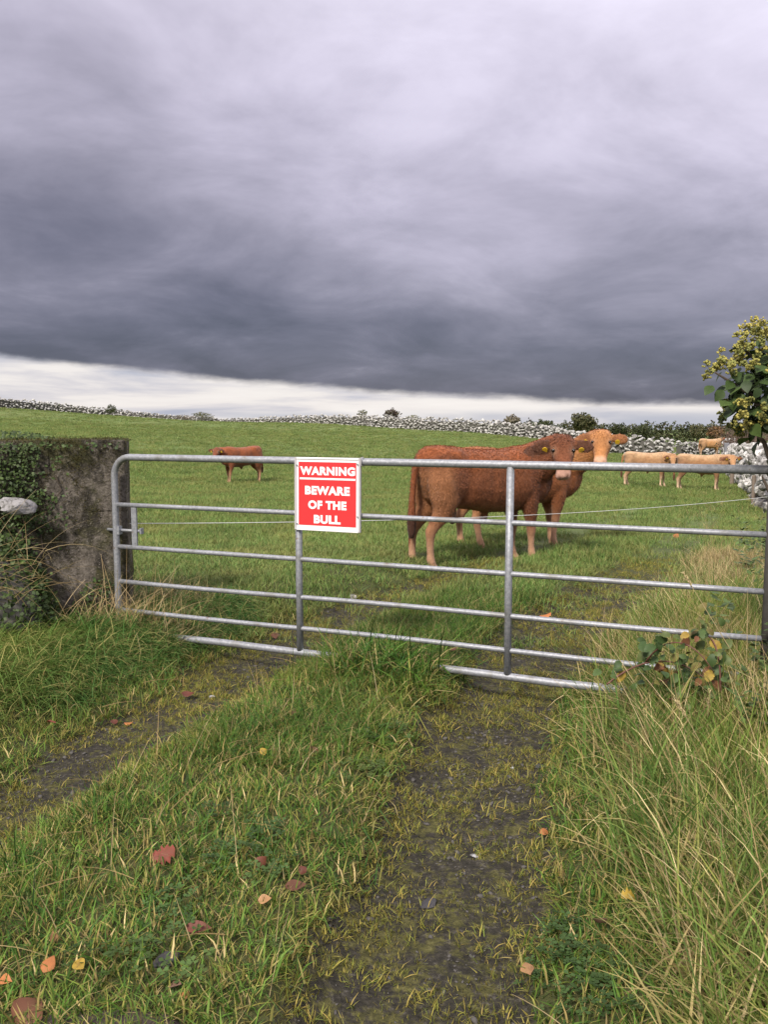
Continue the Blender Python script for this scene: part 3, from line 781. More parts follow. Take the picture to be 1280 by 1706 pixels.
    if fur:
        tri = np.array([p_.vertices[:3] for p_ in me.polygons if True]); 
        A = np.linalg.norm(np.cross(co[tri[:, 1]] - co[tri[:, 0]], co[tri[:, 2]] - co[tri[:, 0]]), axis=1)
        pick = rng.choice(len(tri), fur, p=A / A.sum()); b1 = rng.random((fur, 3)); b1 /= b1.sum(1)[:, None]
        p0 = (co[tri[pick]] * b1[:, :, None]).sum(1); nn = (nr[tri[pick]] * b1[:, :, None]).sum(1); nn /= np.linalg.norm(nn, axis=1)[:, None] + 1e-9
        cc = (c[tri[pick]] * b1[:, :, None]).sum(1) * rng.uniform(.72, 1.30, (fur, 1))
        flow = np.tile([-.35, 0, -.75], (fur, 1)) + rng.normal(0, .5, (fur, 3)) * np.where(p0[:, :1] > .15, 1.6, .8); flow -= nn * (flow * nn).sum(1)[:, None]; flow /= np.linalg.norm(flow, axis=1)[:, None] + 1e-9
        keep = (p0[:, 2] > .10)
        hd_p = np.linalg.norm(p0 - (P_ + np.array(hf) * .25), axis=1) < .33
        ln = rng.uniform(.016, .034, (fur, 1)) * np.where(p0[:, 2:3] < .5, .45, 1.0); ln[hd_p] *= .7
        topk = np.linalg.norm(p0 - (P_ + np.array(hf) * .02), axis=1) < .14; ln[topk] *= 1.9
        keep &= ~(((p0 - P_) @ np.array(hf) > .36) & hd_p)
        side = np.cross(flow, nn)
        tip = p0 + (flow * .85 + nn * .42) * ln; w_ = .0036
        V = np.stack([p0 - side * w_ - nn * .002, p0 + side * w_ - nn * .002, tip], 1)[keep].reshape(-1, 3)
        F = np.arange(len(V)).reshape(-1, 3); Cc = np.repeat(cc[keep], 3, axis=0)
        tag(link('coat', mesh('coat', V, F, Cc), root, M_FUR), kind='stuff')
    return root
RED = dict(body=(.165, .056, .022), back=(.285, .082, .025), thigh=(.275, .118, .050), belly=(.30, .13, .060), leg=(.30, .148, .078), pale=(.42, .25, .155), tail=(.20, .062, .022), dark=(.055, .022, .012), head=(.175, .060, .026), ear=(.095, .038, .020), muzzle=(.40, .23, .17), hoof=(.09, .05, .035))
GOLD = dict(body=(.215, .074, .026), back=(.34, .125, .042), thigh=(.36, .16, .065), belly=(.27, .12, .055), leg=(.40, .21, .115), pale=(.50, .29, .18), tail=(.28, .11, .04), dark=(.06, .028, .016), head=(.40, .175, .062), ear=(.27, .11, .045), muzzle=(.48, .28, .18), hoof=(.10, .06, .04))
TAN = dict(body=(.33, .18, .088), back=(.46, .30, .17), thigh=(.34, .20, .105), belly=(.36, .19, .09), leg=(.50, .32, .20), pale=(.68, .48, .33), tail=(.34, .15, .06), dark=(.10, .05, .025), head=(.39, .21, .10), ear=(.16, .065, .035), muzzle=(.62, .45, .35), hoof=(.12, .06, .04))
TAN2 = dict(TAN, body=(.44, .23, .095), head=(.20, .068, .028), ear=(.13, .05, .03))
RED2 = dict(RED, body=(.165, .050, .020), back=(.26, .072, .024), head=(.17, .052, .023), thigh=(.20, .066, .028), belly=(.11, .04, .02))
to_cam = lambda x, y, a=0: (-(x) * math.cos(a) + y * math.sin(a), -(y) * math.cos(a) - x * math.sin(a))
make_cow('red brown bullock standing nearest behind the gate, turning its head to the camera', (1.035, 9.07), R(27), 1.0, (.805, -.36, 1.335), (-.17, -1), R(46), RED, .017, 42000, (-.03, .02, -.10, -.04), 3, tail_sway=.03, stretch=.97)
make_cow('golden headed brown bullock standing close behind the nearest red brown one', (1.60, 10.36), R(18), .97, (1.02, -.30, 1.435), (-.30, -1), R(42), GOLD, .019, 26000, (.02, -.10, .0, .14), 4)
make_cow('small red bullock alone at left of the field, head low and turned this way', (-4.40, 26.6), R(180 + 40), .92, (1.0, -.02, 1.20), (-.30, -1), R(38), RED2, .03, 0, (.06, -.06, .05, -.10), 5, stretch=.92)
make_cow('pale tan calf left of two, its rump to the left, near the right wall', (8.27, 27.0), R(-14), .885, (.86, -.30, 1.17), (-.28, -1), R(46), TAN, .026, 0, (.06, -.08, .05, -.05), 6)
make_cow('pale tan calf right of two, standing nearest the white stone wall', (9.72, 26.3), R(-18), .90, (.98, -.14, 1.21), (-.25, -1), R(44), dict(TAN, body=(.31, .16, .074), thigh=(.22, .115, .058)), .03, 0, (.0, -.08, .05, -.04), 7)
make_cow('tan calf with a red head, smallest and farthest, by the grey strainer post', (21.6, 57.0), R(12), .93, (1.05, .02, 1.30), (1, .25), R(30), TAN2, .04, 0, (.05, -.05, .06, -.06), 8, tags=0)

# ------------------------------------------------------------------ blades and clumps
def blades(rng, n, radius, ln, wd, lean, droop, pal, seg=3, bias=(0, 0), jitter=.22):
    """a clump of tapering bent blades: verts, faces, colours"""
    V, F, C = [], [], []
    pal = np.array(pal)
    for i in range(n):
        a = rng.uniform(0, 6.283); r = radius * math.sqrt(rng.random())
        b0 = np.array([r * math.cos(a), r * math.sin(a), -.01])
        L = rng.uniform(*ln); w = rng.uniform(*wd)
        az = rng.uniform(0, 6.283); th = abs(rng.normal(0, lean)) + .05
        d_ = np.array([math.cos(az) * math.sin(th) + bias[0], math.sin(az) * math.sin(th) + bias[1], math.cos(th)]); d_ /= np.linalg.norm(d_)
        hz_ = np.array([d_[0], d_[1], 0]); hz_ /= np.linalg.norm(hz_) + 1e-6
        tw = rng.uniform(0, 6.283); s_ = np.array([-hz_[1], hz_[0], 0]) * math.cos(tw) + np.array([hz_[0], hz_[1], 0]) * math.sin(tw) * .5
        s_ = s_ / (np.linalg.norm(s_) + 1e-6)
        col = pal[rng.integers(len(pal))] * (1 + rng.normal(0, jitter)); o = len(V)
        p_ = b0.copy(); dr = rng.uniform(*droop)
        for k in range(seg + 1):
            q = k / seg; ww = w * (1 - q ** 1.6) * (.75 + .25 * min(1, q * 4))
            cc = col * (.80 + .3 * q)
            if k < seg: V += [p_ - s_ * ww, p_ + s_ * ww]; C += [cc, cc]
            else: V.append(p_); C.append(cc)
            d2 = d_ + hz_ * dr * (q + .15) - np.array([0, 0, 1]) * dr * dr * (q + .1) * .9
            p_ = p_ + d2 / np.linalg.norm(d2) * L / seg
        for k in range(seg - 1): F.append((o + 2 * k, o + 2 * k + 1, o + 2 * k + 3, o + 2 * k + 2))
        F.append((o + 2 * seg - 2, o + 2 * seg - 1, o + 2 * seg))
    return V, F, C
def clump_set(name, k, m, **kw):
    c = bpy.data.collections.new(name); sd_ = kw.pop('seed', 1)
    for i in range(k):
        r_ = np.random.default_rng(sd_ * 100 + i)
        V, F, C = blades(r_, **kw)
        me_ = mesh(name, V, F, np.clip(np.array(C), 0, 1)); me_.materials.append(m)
        c.objects.link(bpy.data.objects.new(name + '_tuft', me_))
    return c
def scatter(name, label, coll, pts, rot, scl, cat=None):
    """one object that instances the clumps of a collection on its points"""
    n = len(pts)
    me_ = bpy.data.meshes.new(name); me_.vertices.add(n); me_.vertices.foreach_set('co', np.asarray(pts, np.float32).ravel())
    a = me_.attributes.new('rot', 'FLOAT_VECTOR', 'POINT'); a.data.foreach_set('vector', np.asarray(rot, np.float32).ravel())
    a = me_.attributes.new('scl', 'FLOAT_VECTOR', 'POINT'); a.data.foreach_set('vector', np.asarray(scl, np.float32).ravel())
    a = me_.attributes.new('idx', 'INT', 'POINT'); a.data.foreach_set('value', np.random.default_rng(n).integers(0, len(coll.objects), n).astype(np.int32))
    g = bpy.data.node_groups.new(name, 'GeometryNodeTree')
    g.interface.new_socket('Geometry', in_out='INPUT', socket_type='NodeSocketGeometry'); g.interface.new_socket('Geometry', in_out='OUTPUT', socket_type='NodeSocketGeometry')
    gi = g.nodes.new('NodeGroupInput'); go = g.nodes.new('NodeGroupOutput'); ip = g.nodes.new('GeometryNodeInstanceOnPoints'); ci = g.nodes.new('GeometryNodeCollectionInfo')
    ci.inputs['Collection'].default_value = coll; ci.inputs['Separate Children'].default_value = True; ci.inputs['Reset Children'].default_value = True
    L = g.links.new
    L(gi.outputs[0], ip.inputs['Points']); L(ci.outputs[0], ip.inputs['Instance']); ip.inputs['Pick Instance'].default_value = True
    for nm, ty, sk in (('rot', 'FLOAT_VECTOR', 'Rotation'), ('scl', 'FLOAT_VECTOR', 'Scale'), ('idx', 'INT', 'Instance Index')):
        na = g.nodes.new('GeometryNodeInputNamedAttribute'); na.data_type = ty; na.inputs[0].default_value = nm
        L([o_ for o_ in na.outputs if o_.enabled and o_.name == 'Attribute'][0], ip.inputs[sk])
    L(ip.outputs[0], go.inputs[0])
    ob = link(name, me_); md = ob.modifiers.new('scatter', 'NODES'); md.node_group = g
    return tag(ob, label, cat, kind='stuff')
def scatter_mesh(name, label, coll, pts, rot, scl, cat=None, jit=.28):
    """the same as scatter(), but joined into one mesh; each clump varies in brightness"""
    pts, rot, scl = np.asarray(pts), np.asarray(rot), np.asarray(scl); n = len(pts); rr = np.random.default_rng(n)
    idx = rr.integers(0, len(coll.objects), n); k = 1 - jit / 2 + jit * rr.random(n)
    cx, sx = np.cos(rot[:, 0]), np.sin(rot[:, 0]); cy, sy = np.cos(rot[:, 1]), np.sin(rot[:, 1]); cz, sz_ = np.cos(rot[:, 2]), np.sin(rot[:, 2])
    M = np.stack([cy * cz, sx * sy * cz - cx * sz_, cx * sy * cz + sx * sz_, cy * sz_, sx * sy * sz_ + cx * cz, cx * sy * sz_ - sx * cz, -sy, sx * cy, cx * cy], -1).reshape(-1, 3, 3)
    M = M * scl[:, None, :]
    VV, CC, LV, LT = [], [], [], []; off = 0; mt = None
    for i, ob in enumerate(coll.objects):
        me_ = ob.data; mt = me_.materials[0]; nv_ = len(me_.vertices); w = np.where(idx == i)[0]
        if not len(w): continue
        v = np.empty(nv_ * 3, np.float32); me_.vertices.foreach_get('co', v); v = v.reshape(-1, 3)
        c = np.empty(nv_ * 4, np.float32); me_.color_attributes['Col'].data.foreach_get('color', c); c = c.reshape(-1, 4)
        lv = np.empty(len(me_.loops), np.int32); me_.loops.foreach_get('vertex_index', lv)
        lt = np.empty(len(me_.polygons), np.int32); me_.polygons.foreach_get('loop_total', lt)
        VV.append((np.einsum('nij,vj->nvi', M[w], v) + pts[w][:, None, :]).reshape(-1, 3).astype(np.float32))
        c4 = np.repeat(c[None], len(w), 0) * k[w][:, None, None]; c4[..., 3] = 1; CC.append(c4.reshape(-1, 4).astype(np.float32))
        LV.append((lv[None] + (np.arange(len(w)) * nv_)[:, None] + off).ravel()); LT.append(np.tile(lt, len(w))); off += nv_ * len(w)
    V = np.vstack(VV); C = np.vstack(CC); LV = np.concatenate(LV).astype(np.int32); LT = np.concatenate(LT).astype(np.int32)
    me2 = bpy.data.meshes.new(name); me2.vertices.add(len(V)); me2.vertices.foreach_set('co', V.ravel())
    me2.loops.add(len(LV)); me2.loops.foreach_set('vertex_index', LV)
    me2.polygons.add(len(LT)); me2.polygons.foreach_set('loop_start', np.r_[0, np.cumsum(LT)[:-1]].astype(np.int32))
    me2.update(calc_edges=True)
    a = me2.color_attributes.new('Col', 'FLOAT_COLOR', 'POINT'); a.data.foreach_set('color', C.ravel())
    return tag(link(name, me2, None, mt), label, cat, kind='stuff')
def spread(rng, n, x0, x1, y0, y1, dens):
    """n tries in a rectangle, kept with probability dens(x, y)"""
    x = rng.uniform(x0, x1, n); y = rng.uniform(y0, y1, n)
    k = rng.random(n) < dens(x, y)
    return x[k], y[k]
def place(rng, x, y, smin, smax, tilt=.12, dz=0.0, hscale=None):
    n = len(x); z = gz(x, y) + dz
    rot = np.stack([rng.normal(0, tilt, n), rng.normal(0, tilt, n), rng.uniform(0, 6.283, n)], -1)
    s_ = rng.uniform(smin, smax, n); hs_ = s_ * (hscale if hscale is not None else 1)
    return np.stack([x, y, z], -1), rot, np.stack([s_, s_, hs_], -1)
def in_view(x, y, m=1.2): return (np.abs(x) < .50 * np.maximum(y, 0) + m)
G1 = [(.068, .158, .024), (.088, .190, .030), (.118, .208, .036), (.046, .112, .022), (.175, .225, .042), (.072, .150, .036), (.24, .23, .055)]
G2 = G1 + [(.34, .27, .095), (.46, .36, .17), (.27, .25, .08), (.40, .30, .12)]
GF = [(.118, .200, .045), (.145, .232, .054), (.172, .250, .064), (.205, .255, .074), (.102, .172, .046), (.25, .25, .085)]
TANP = [(.40, .31, .15), (.52, .42, .23), (.30, .22, .10), (.44, .32, .15), (.26, .20, .085)]
MIXT = [(.085, .165, .030), (.115, .19, .036), (.155, .21, .045), (.23, .24, .06), (.42, .33, .15), (.52, .42, .22), (.100, .185, .038), (.13, .20, .045), (.36, .30, .12), (.22, .25, .07), (.095, .18, .038)]
MOSS = [(.19, .185, .034), (.24, .225, .044), (.14, .16, .032), (.29, .24, .055), (.18, .145, .04)]
rg = np.random.default_rng(42)
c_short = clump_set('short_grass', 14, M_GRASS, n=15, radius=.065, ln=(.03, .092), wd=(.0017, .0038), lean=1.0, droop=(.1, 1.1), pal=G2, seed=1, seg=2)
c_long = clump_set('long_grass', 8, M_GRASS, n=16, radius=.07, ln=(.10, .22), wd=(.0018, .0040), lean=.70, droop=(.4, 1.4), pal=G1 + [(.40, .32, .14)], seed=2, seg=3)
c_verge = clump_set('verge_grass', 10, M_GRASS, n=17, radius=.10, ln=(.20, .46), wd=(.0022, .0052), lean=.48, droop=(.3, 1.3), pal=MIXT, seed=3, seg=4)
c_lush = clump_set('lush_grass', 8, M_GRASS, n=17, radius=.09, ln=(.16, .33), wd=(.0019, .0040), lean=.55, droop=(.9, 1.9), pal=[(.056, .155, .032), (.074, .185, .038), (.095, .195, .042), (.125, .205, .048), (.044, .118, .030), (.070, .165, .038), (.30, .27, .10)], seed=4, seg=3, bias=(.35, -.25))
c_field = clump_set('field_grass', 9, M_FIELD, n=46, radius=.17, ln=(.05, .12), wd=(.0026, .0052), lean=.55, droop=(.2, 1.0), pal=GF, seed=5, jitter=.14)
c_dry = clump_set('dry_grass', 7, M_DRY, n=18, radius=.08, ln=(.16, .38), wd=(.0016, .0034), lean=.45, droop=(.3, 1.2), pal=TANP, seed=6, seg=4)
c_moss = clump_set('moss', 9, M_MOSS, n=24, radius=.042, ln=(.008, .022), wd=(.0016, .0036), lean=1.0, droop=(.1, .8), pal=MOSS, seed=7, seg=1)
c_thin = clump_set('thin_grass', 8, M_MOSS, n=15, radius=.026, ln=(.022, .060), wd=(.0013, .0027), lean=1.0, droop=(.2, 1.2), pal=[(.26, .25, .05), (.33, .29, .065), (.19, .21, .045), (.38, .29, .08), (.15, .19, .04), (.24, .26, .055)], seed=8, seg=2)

def right_verge(x, y): return sstep(rut_d(x, y)[1], .46, .88)
def left_verge(x, y): return sstep(-rut_d(x, y)[0], .38, .70)
def sparse(x, y): return sstep(rut_mask(x, y) + (fbm(VC, x, y, 5) - .5) * .7, .15, .75)
# short grass on the crown and the edges of the tracks
x, y = spread(rg, 42000, -3.4, 3.4, 1.3, 6.6, lambda x, y: in_view(x, y, .95) * (1 - sparse(x, y)) * (.92 - .6 * right_verge(x, y)) * (1 - .5 * left_verge(x, y)))
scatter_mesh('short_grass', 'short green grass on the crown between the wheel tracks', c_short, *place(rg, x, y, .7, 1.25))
# longer grass along the middle of the crown
def crown(x, y):
    l, r = rut_d(x, y); return sstep(l, .30, .6) * sstep(-r, .32, .62)
gl = lambda x, y: np.exp(-((x - .03) / .30) ** 4 - ((y - 4.66) / .30) ** 2)
x, y = spread(rg, 620, -.7, .8, 4.0, 5.4, lambda x, y: gl(x, y))
pp, rr_, ss_ = place(rg, x, y, 1.15, 1.75)
scatter_mesh('long_grass', 'tussock of long grass hiding the middle of the bottom rail', c_long, pp, rr_, ss_)
x, y = spread(rg, 26000, -2.2, 1.6, 1.4, 7.0, lambda x, y: crown(x, y) * (.03 + .55 * sstep(fbm(VA, x, y, 1.6), .48, .75) + .45 * sstep(y, 4.0, 5.0)))
scatter_mesh('long_grass', 'longer tussocky grass along the crown of the track', c_long, *place(rg, x, y, .5, .95))
# tall mixed grass on the right verge
x, y = spread(rg, 13200, .7, 3.6, 1.3, 6.2, lambda x, y: in_view(x, y, .95) * right_verge(x, y) * (.25 + .6 * fbm(VB, x, y, 1.5)))
scatter_mesh('verge_grass', 'tall green and straw coloured grass on the right verge', c_verge, *place(rg, x, y, .5, 1.05, .14))
x, y = spread(rg, 2500, .8, 3.6, 1.4, 5.2, lambda x, y: in_view(x, y, .7) * sstep(rut_d(x, y)[1], .55, 1.0) * (.10 + .9 * sstep(fbm(VC, x, y, 1.7), .36, .60)))
scatter_mesh('dry_grass', 'bleached dry grass mixed into the right verge', c_dry, *place(rg, x, y, .7, 1.15, .16))
# lush flattened grass on the left verge
x, y = spread(rg, 11500, -4.2, -1.0, 2.6, 6.4, lambda x, y: in_view(x, y, 1.0) * left_verge(x, y) * (.25 + .7 * sstep(y, 3.9, 4.6)))
pp, rr_, ss_ = place(rg, x, y, .55, .95, .15); rr_[:, 2] = rg.normal(0, .7, len(x))
scatter_mesh('lush_grass', 'lush flattened dark green grass before the pillar', c_lush, pp, rr_, ss_)
# moss in the wheel tracks
x, y = spread(rg, 70000, -2.4, 3.2, 1.4, 9.5, lambda x, y: sstep(rut_mask(x, y), .08, .35) * sstep(fbm(VB, x, y, 7.0) + .3 * (fbm(VA, x, y, 2.0) - .5), .38, .52) * .85)
scatter_mesh('moss', 'yellow green moss growing in the wheel tracks', c_moss, *place(rg, x, y, .7, 1.5))
x, y = spread(rg, 38000, -2.4, 3.2, 1.4, 9.5, lambda x, y: sstep(rut_mask(x, y), .05, .35) * (.14 + sstep(fbm(VC, x, y, 4.5), .40, .58)) * .85)
scatter_mesh('track_grass', 'sparse yellowish grass tufts in the wheel tracks', c_thin, *place(rg, x, y, .6, 1.2, .2))
# the field behind the gate
PX, PR, PS = [], [], []
for (y0, y1, cnt, s0, s1) in ((5.6, 9.0, 5200, .65, 1.0), (9, 14, 9500, .75, 1.1), (14, 24, 15000, .9, 1.35), (24, 42, 19000, 1.2, 1.8), (42, 75, 20000, 1.6, 2.5), (75, 125, 15000, 2.2, 3.4)):
    hw = .5 * y1 + 1.5
    x, y = spread(rg, cnt, -hw, hw, y0, y1, lambda x, y: in_view(x, y, 1.5) * (1 - .92 * sstep(rut_mask(x, y) + (fbm(VC, x, y, 2.5) - .5) * .4, .12, .36)))
    hn = .55 + .75 * fbm(VA, x, y, .45)
    a_, b_, c_ = place(rg, x, y, s0, s1, .10, 0, hn); c_[:, 2] = np.minimum(c_[:, 2], 1.5); PX.append(a_); PR.append(b_); PS.append(c_)
scatter('field_grass', 'grazed green pasture grass of the field', c_field, np.vstack(PX), np.vstack(PR), np.vstack(PS))
# rank tussocks beyond the gate at the right, and along the walls
x1_, y1_ = spread(rg, 1500, 1.2, 4.8, 5.2, 9.5, lambda x, y: sstep(rut_d(x, y)[1], .3, .7) * sstep(4.0 - (y - 5) * .35, 1.0, 2.2) * sstep(fbm(VB, x, y, .9), .35, .6))
x2_, y2_ = spread(rg, 110, -2.0, -1.2, 5.3, 6.3, lambda x, y: .8 + 0 * x)
x3_, y3_ = spread(rg, 900, 3.5, 13, 8, 26, lambda x, y: sstep(x - .38 * y, -.8, .6) * sstep(fbm(VA, x, y, .7), .40, .6))
scatter('tussock_grass', 'pale rank tussocks growing beyond the gate', c_dry, *place(rg, np.r_[x1_, x2_, x3_], np.r_[y1_, y2_, y3_], .5, .95, .2))
x, y = spread(rg, 2600, 1.3, 13, 5.4, 26, lambda x, y: sstep(x - .36 * y, -.6, .5) * sstep(fbm(VC, x, y, .8), .36, .58))
scatter('field_edge_grass', 'longer green grass at the right edge of the field', c_long, *place(rg, x, y, .8, 1.4, .15))

# ------------------------------------------------------------------ trees, hedge and shrubs
def crown_mesh(rng, lobes, count, leaf, pal, name='crown'):
    """leaf-sized faces spread through a few lobes; lobes: (x, y, z, rx, ry, rz)"""
    L = np.array(lobes, float); vol = L[:, 3] * L[:, 4] * L[:, 5]; w = rng.choice(len(L), count, p=vol / vol.sum())
    d = rng.normal(size=(count, 3)); d /= np.linalg.norm(d, axis=1)[:, None]
    r = rng.uniform(.35, 1.0, (count, 1)) ** .5 * (1 + .22 * np.sin(d[:, :1] * 5 + w[:, None]) * np.cos(d[:, 2:] * 6 + 2 * w[:, None]))
    c = L[w, :3] + d * r * L[w, 3:]
    clump = fbm(VB, c[:, 0] * 1.7 + c[:, 1], c[:, 2] * 1.9 + 3.1 * c[:, 1], 1.0 / max(leaf * 5, .05))
    keep = clump > .36; c = c[keep]; d = d[keep]; n = len(c)
    a = rng.normal(size=(n, 3)) + d * .6; a /= np.linalg.norm(a, axis=1)[:, None]
    u = np.cross(a, rng.normal(size=(n, 3))); u /= np.linalg.norm(u, axis=1)[:, None]; v = np.cross(a, u)
    sz_ = leaf * rng.uniform(.6, 1.5, (n, 1))
    V = np.stack([c - u * sz_, c + v * sz_ * .6, c + u * sz_, c - v * sz_ * .6], 1).reshape(-1, 3)
    pal = np.array(pal); cc = pal[rng.integers(len(pal), size=n)] * rng.uniform(.7, 1.3, (n, 1))
    return mesh(name, V, np.arange(4 * n).reshape(-1, 4), np.repeat(cc, 4, axis=0))
def trunk_mesh(rng, h, r, limbs=5, spread_=.5):
    mb = MB(); mb.tube([(0, 0, -.3), (.02 * h, 0, h * .3), (-.01 * h, .02 * h, h * .62), (.01 * h, 0, h * .86)], [r * 1.25, r, r * .6, r * .2], 8)
    for k in range(limbs):
        a = k * 2.4 + rng.random(); z0 = h * rng.uniform(.28, .6); l = h * spread_ * rng.uniform(.6, 1)
        e = Vector((math.cos(a) * l * .8, math.sin(a) * l * .8, z0 + l * .6))
        mb.tube([(0, 0, z0), Vector((0, 0, z0)).lerp(e, .5) + Vector((0, 0, .04 * h)), e], [r * .55, r * .35, r * .12], 6)
    return mb.mesh('trunk')
DKG = [(.045, .062, .022), (.035, .050, .020), (.060, .075, .028), (.075, .080, .034)]
OLV = [(.13, .13, .055), (.10, .11, .048), (.16, .14, .065), (.08, .09, .04)]
RUS = [(.15, .075, .035), (.11, .070, .035), (.18, .10, .04), (.085, .065, .03)]
GRY = [(.17, .145, .11), (.13, .115, .085), (.20, .175, .12)]
def tree(label, px, base_py, d, h, w, pal, seed, name='tree', count=1500, leaf=None, cat='tree', group='trees on the skyline', lob=5, lowcrown=.15, zoff=None):
    rng = np.random.default_rng(seed); q = atd(px, base_py, d); z = gz1(q[0], q[1]) if zoff is None else zoff
    t = empty(name, (q[0], q[1], z), rng.uniform(0, 6)); tag(t, label, cat, group)
    link('trunk', trunk_mesh(rng, h, .05 * h ** .8 if h > 2 else .03, 5), t, M_BARK)
    lobes = [(0, 0, h * .62, w * .36, w * .36, h * .36)]
    for k in range(lob):
        a = k * 2.4 + rng.random() * .8; rr = w * rng.uniform(.18, .30)
        lobes.append((math.cos(a) * rr, math.sin(a) * rr, h * rng.uniform(lowcrown + .2, .82), w * rng.uniform(.18, .27), w * rng.uniform(.18, .27), h * rng.uniform(.13, .22)))
    link('crown', crown_mesh(rng, lobes, count, leaf or h * .045, pal), t, M_TREE)
    return t
TD = 235.0
m2p = lambda px_: px_ * TD / FPX
zt = lambda py: atd(640, py, TD)[2]
def sky_tree(label, px, top, base, wpx, pal, seed, **kw):
    z0 = zt(base); tree(label, px, base, TD, zt(top) - z0, m2p(wpx), pal, seed, zoff=z0, **kw)
sky_tree('thin grey half bare tree at the left end of the distant hedge', 852, 690, 728, 36, GRY, 31, count=1300)
sky_tree('tallest round olive tree rising above the distant hedge', 972, 688, 732, 48, OLV, 32, count=2600)
sky_tree('dark rounded tree in the hedge just left of the tallest one', 905, 698, 732, 46, DKG, 33)
sky_tree('dark rounded tree in the hedge just right of the tallest one', 1032, 704, 735, 44, DKG, 34)
sky_tree('dark broad tree in the hedge above the left tan calf', 1070, 706, 737, 40, DKG, 35)
sky_tree('pale topped tree in the hedge between the two tan calves', 1162, 706, 738, 34, OLV, 36)
sky_tree('russet autumn tree in the hedge above the farthest calf', 1192, 708, 738, 40, RUS, 37)
rng_h = np.random.default_rng(50)
lob = []
for px_ in np.arange(800, 1330, 9.0):
    top = 706 - 4 * float(sstep(1010 - px_, 0, 60)) + 3 * math.sin(px_ * .05) + rng_h.uniform(-4, 4) + 8 * float(sstep(850 - px_, 0, 40)); base = 738
    q = atd(px_, base, TD + rng_h.uniform(2, 16)); z0 = zt(base); h = zt(top) - z0
    lob.append((q[0], q[1], z0 + h * .48, m2p(9), 2.5, h * .55))
tag(link('hedge', crown_mesh(rng_h, lob, 20000, .30, DKG + DKG + [(.085, .06, .035), (.07, .07, .03)]), None, M_TREE), 'long dark hedge of trees and scrub along the skyline', 'hedge', kind='stuff')
def shrub(label, px, d, hpx, wpx, pal, seed, sink=0.0, **kw):
    h = hpx * d / FPX; w = wpx * d / FPX
    q = atd(px, 700, d); return tree(label, px, 700, d, h, w, pal, seed, name='shrub', cat='shrub', group='shrubs along the stone walls', zoff=gz1(q[0], q[1]) - sink, **kw)
shrub('small dark shrub growing over the far wall at left', 186, 103, 20, 20, DKG, 61, count=700)
shrub('olive shrub where the far wall dips, left of the sign', 338, 104, 18, 48, OLV, 62, count=900)
shrub('low brown bush beside the olive shrub at the dip in the far wall', 308, 104, 11, 44, RUS, 63, count=600)
shrub('round purple brown bush behind the far wall, right of the sign', 652, 96, 32, 34, [(.13, .08, .07), (.10, .07, .055), (.09, .08, .04)], 64, count=900)
shrub('small dim bush behind the far wall just right of the sign', 603, 98, 28, 22, OLV, 65, count=500)
shrub('straggling scrub on the far wall above the red bullock back', 690, 90, 25, 34, OLV, 66, count=500)
# bare brown thicket behind the right wall
def thicket(label, px, d, hpx, wpx, seed, pal):
    rng = np.random.default_rng(seed); q = atd(px, 720, d); z = gz1(q[0], q[1]); h = hpx * d / FPX; w = wpx * d / FPX
    t = empty('shrub', (q[0], q[1], z)); tag(t, label, 'shrub', 'shrubs along the stone walls')
    mb = MB()
    for k in range(150):
        a = rng.uniform(0, 6.28); r0 = w * .25 * rng.random(); l = h * rng.uniform(.5, 1.05); sp = w * .5 * rng.random()
        p0 = Vector((math.cos(a) * r0, math.sin(a) * r0 * .6, -.1)); p2 = Vector((math.cos(a) * sp, math.sin(a) * sp * .6, l)); pm = p0.lerp(p2, .55) + Vector(rng.normal(0, .07 * h, 3))
        mb.tube([p0, pm, p2], [.018, .012, .004], 4, cap=False)
        for j in range(4):
            s0 = pm.lerp(p2, rng.random()); e = s0 + Vector(rng.normal(0, .13 * h, 3)) + Vector((0, 0, .06 * h)); mb.tube([s0, e], [.008, .003], 3, cap=False)
    mb.build('twigs', M_TWIG, t)
    link('crown', crown_mesh(rng, [(0, 0, h * .5, w * .42, w * .3, h * .46)], 1500, .05, pal), t, M_TREE)
thicket('bare reddish brown thicket behind the right wall under the ivy', 1240, 47, 70, 96, 71, [(.13, .075, .055), (.10, .065, .045), (.09, .08, .045)])
thicket('dim brown scrub behind the white wall at the right edge', 1290, 33, 80, 90, 72, [(.10, .07, .045), (.07, .065, .035)])

# ------------------------------------------------------------------ leaves
def leaf_mesh(name, outline, fold, curl, m, cols, veins=5):
    """outline: half widths from stalk to tip; a folded, curled leaf of length 1 along +Y"""
    v, f, c = [], [], []; n = len(outline)
    for i, w in enumerate(outline):
        y = i / (n - 1); z = curl * (y - .4) ** 2
        v += [(-w, y, z + fold * w), (0, y, z), (w, y, z + fold * w)]
        k = 1 + .12 * math.sin(i * 2.1); c += [np.array(cols) * k, np.array(cols) * .85, np.array(cols) * (2 - k)]
    for i in range(n - 1):
        a = i * 3; f += [(a, a + 1, a + 4, a + 3), (a + 1, a + 2, a + 5, a + 4)]
    me_ = mesh(name, v, f, c, smooth=True); me_.materials.append(m); return me_
OVATE = [.03, .26, .37, .36, .28, .16, .02]
TOOTH = [.05, .24, .25, .36, .32, .40, .31, .33, .19, .20, .02]
HEART = [.12, .42, .50, .44, .30, .14, .01]
NARROW = [.02, .12, .19, .21, .18, .10, .01]
LOBED = [.05, .34, .20, .46, .24, .40, .18, .26, .02]
def leaf_rot(normal, rng, spin=None, down=None):
    """euler whose local Z is the given normal, local Y pointing near `down` if set"""
    n = Vector(normal).normalized(); t = Vector(down) if down is not None else Vector(rng.normal(size=3))
    y = (t - n * t.dot(n))
    y = y.normalized() if y.length > 1e-4 else Vector((1, 0, 0))
    x = y.cross(n).normalized(); return Matrix((x, y, n)).transposed().to_euler()
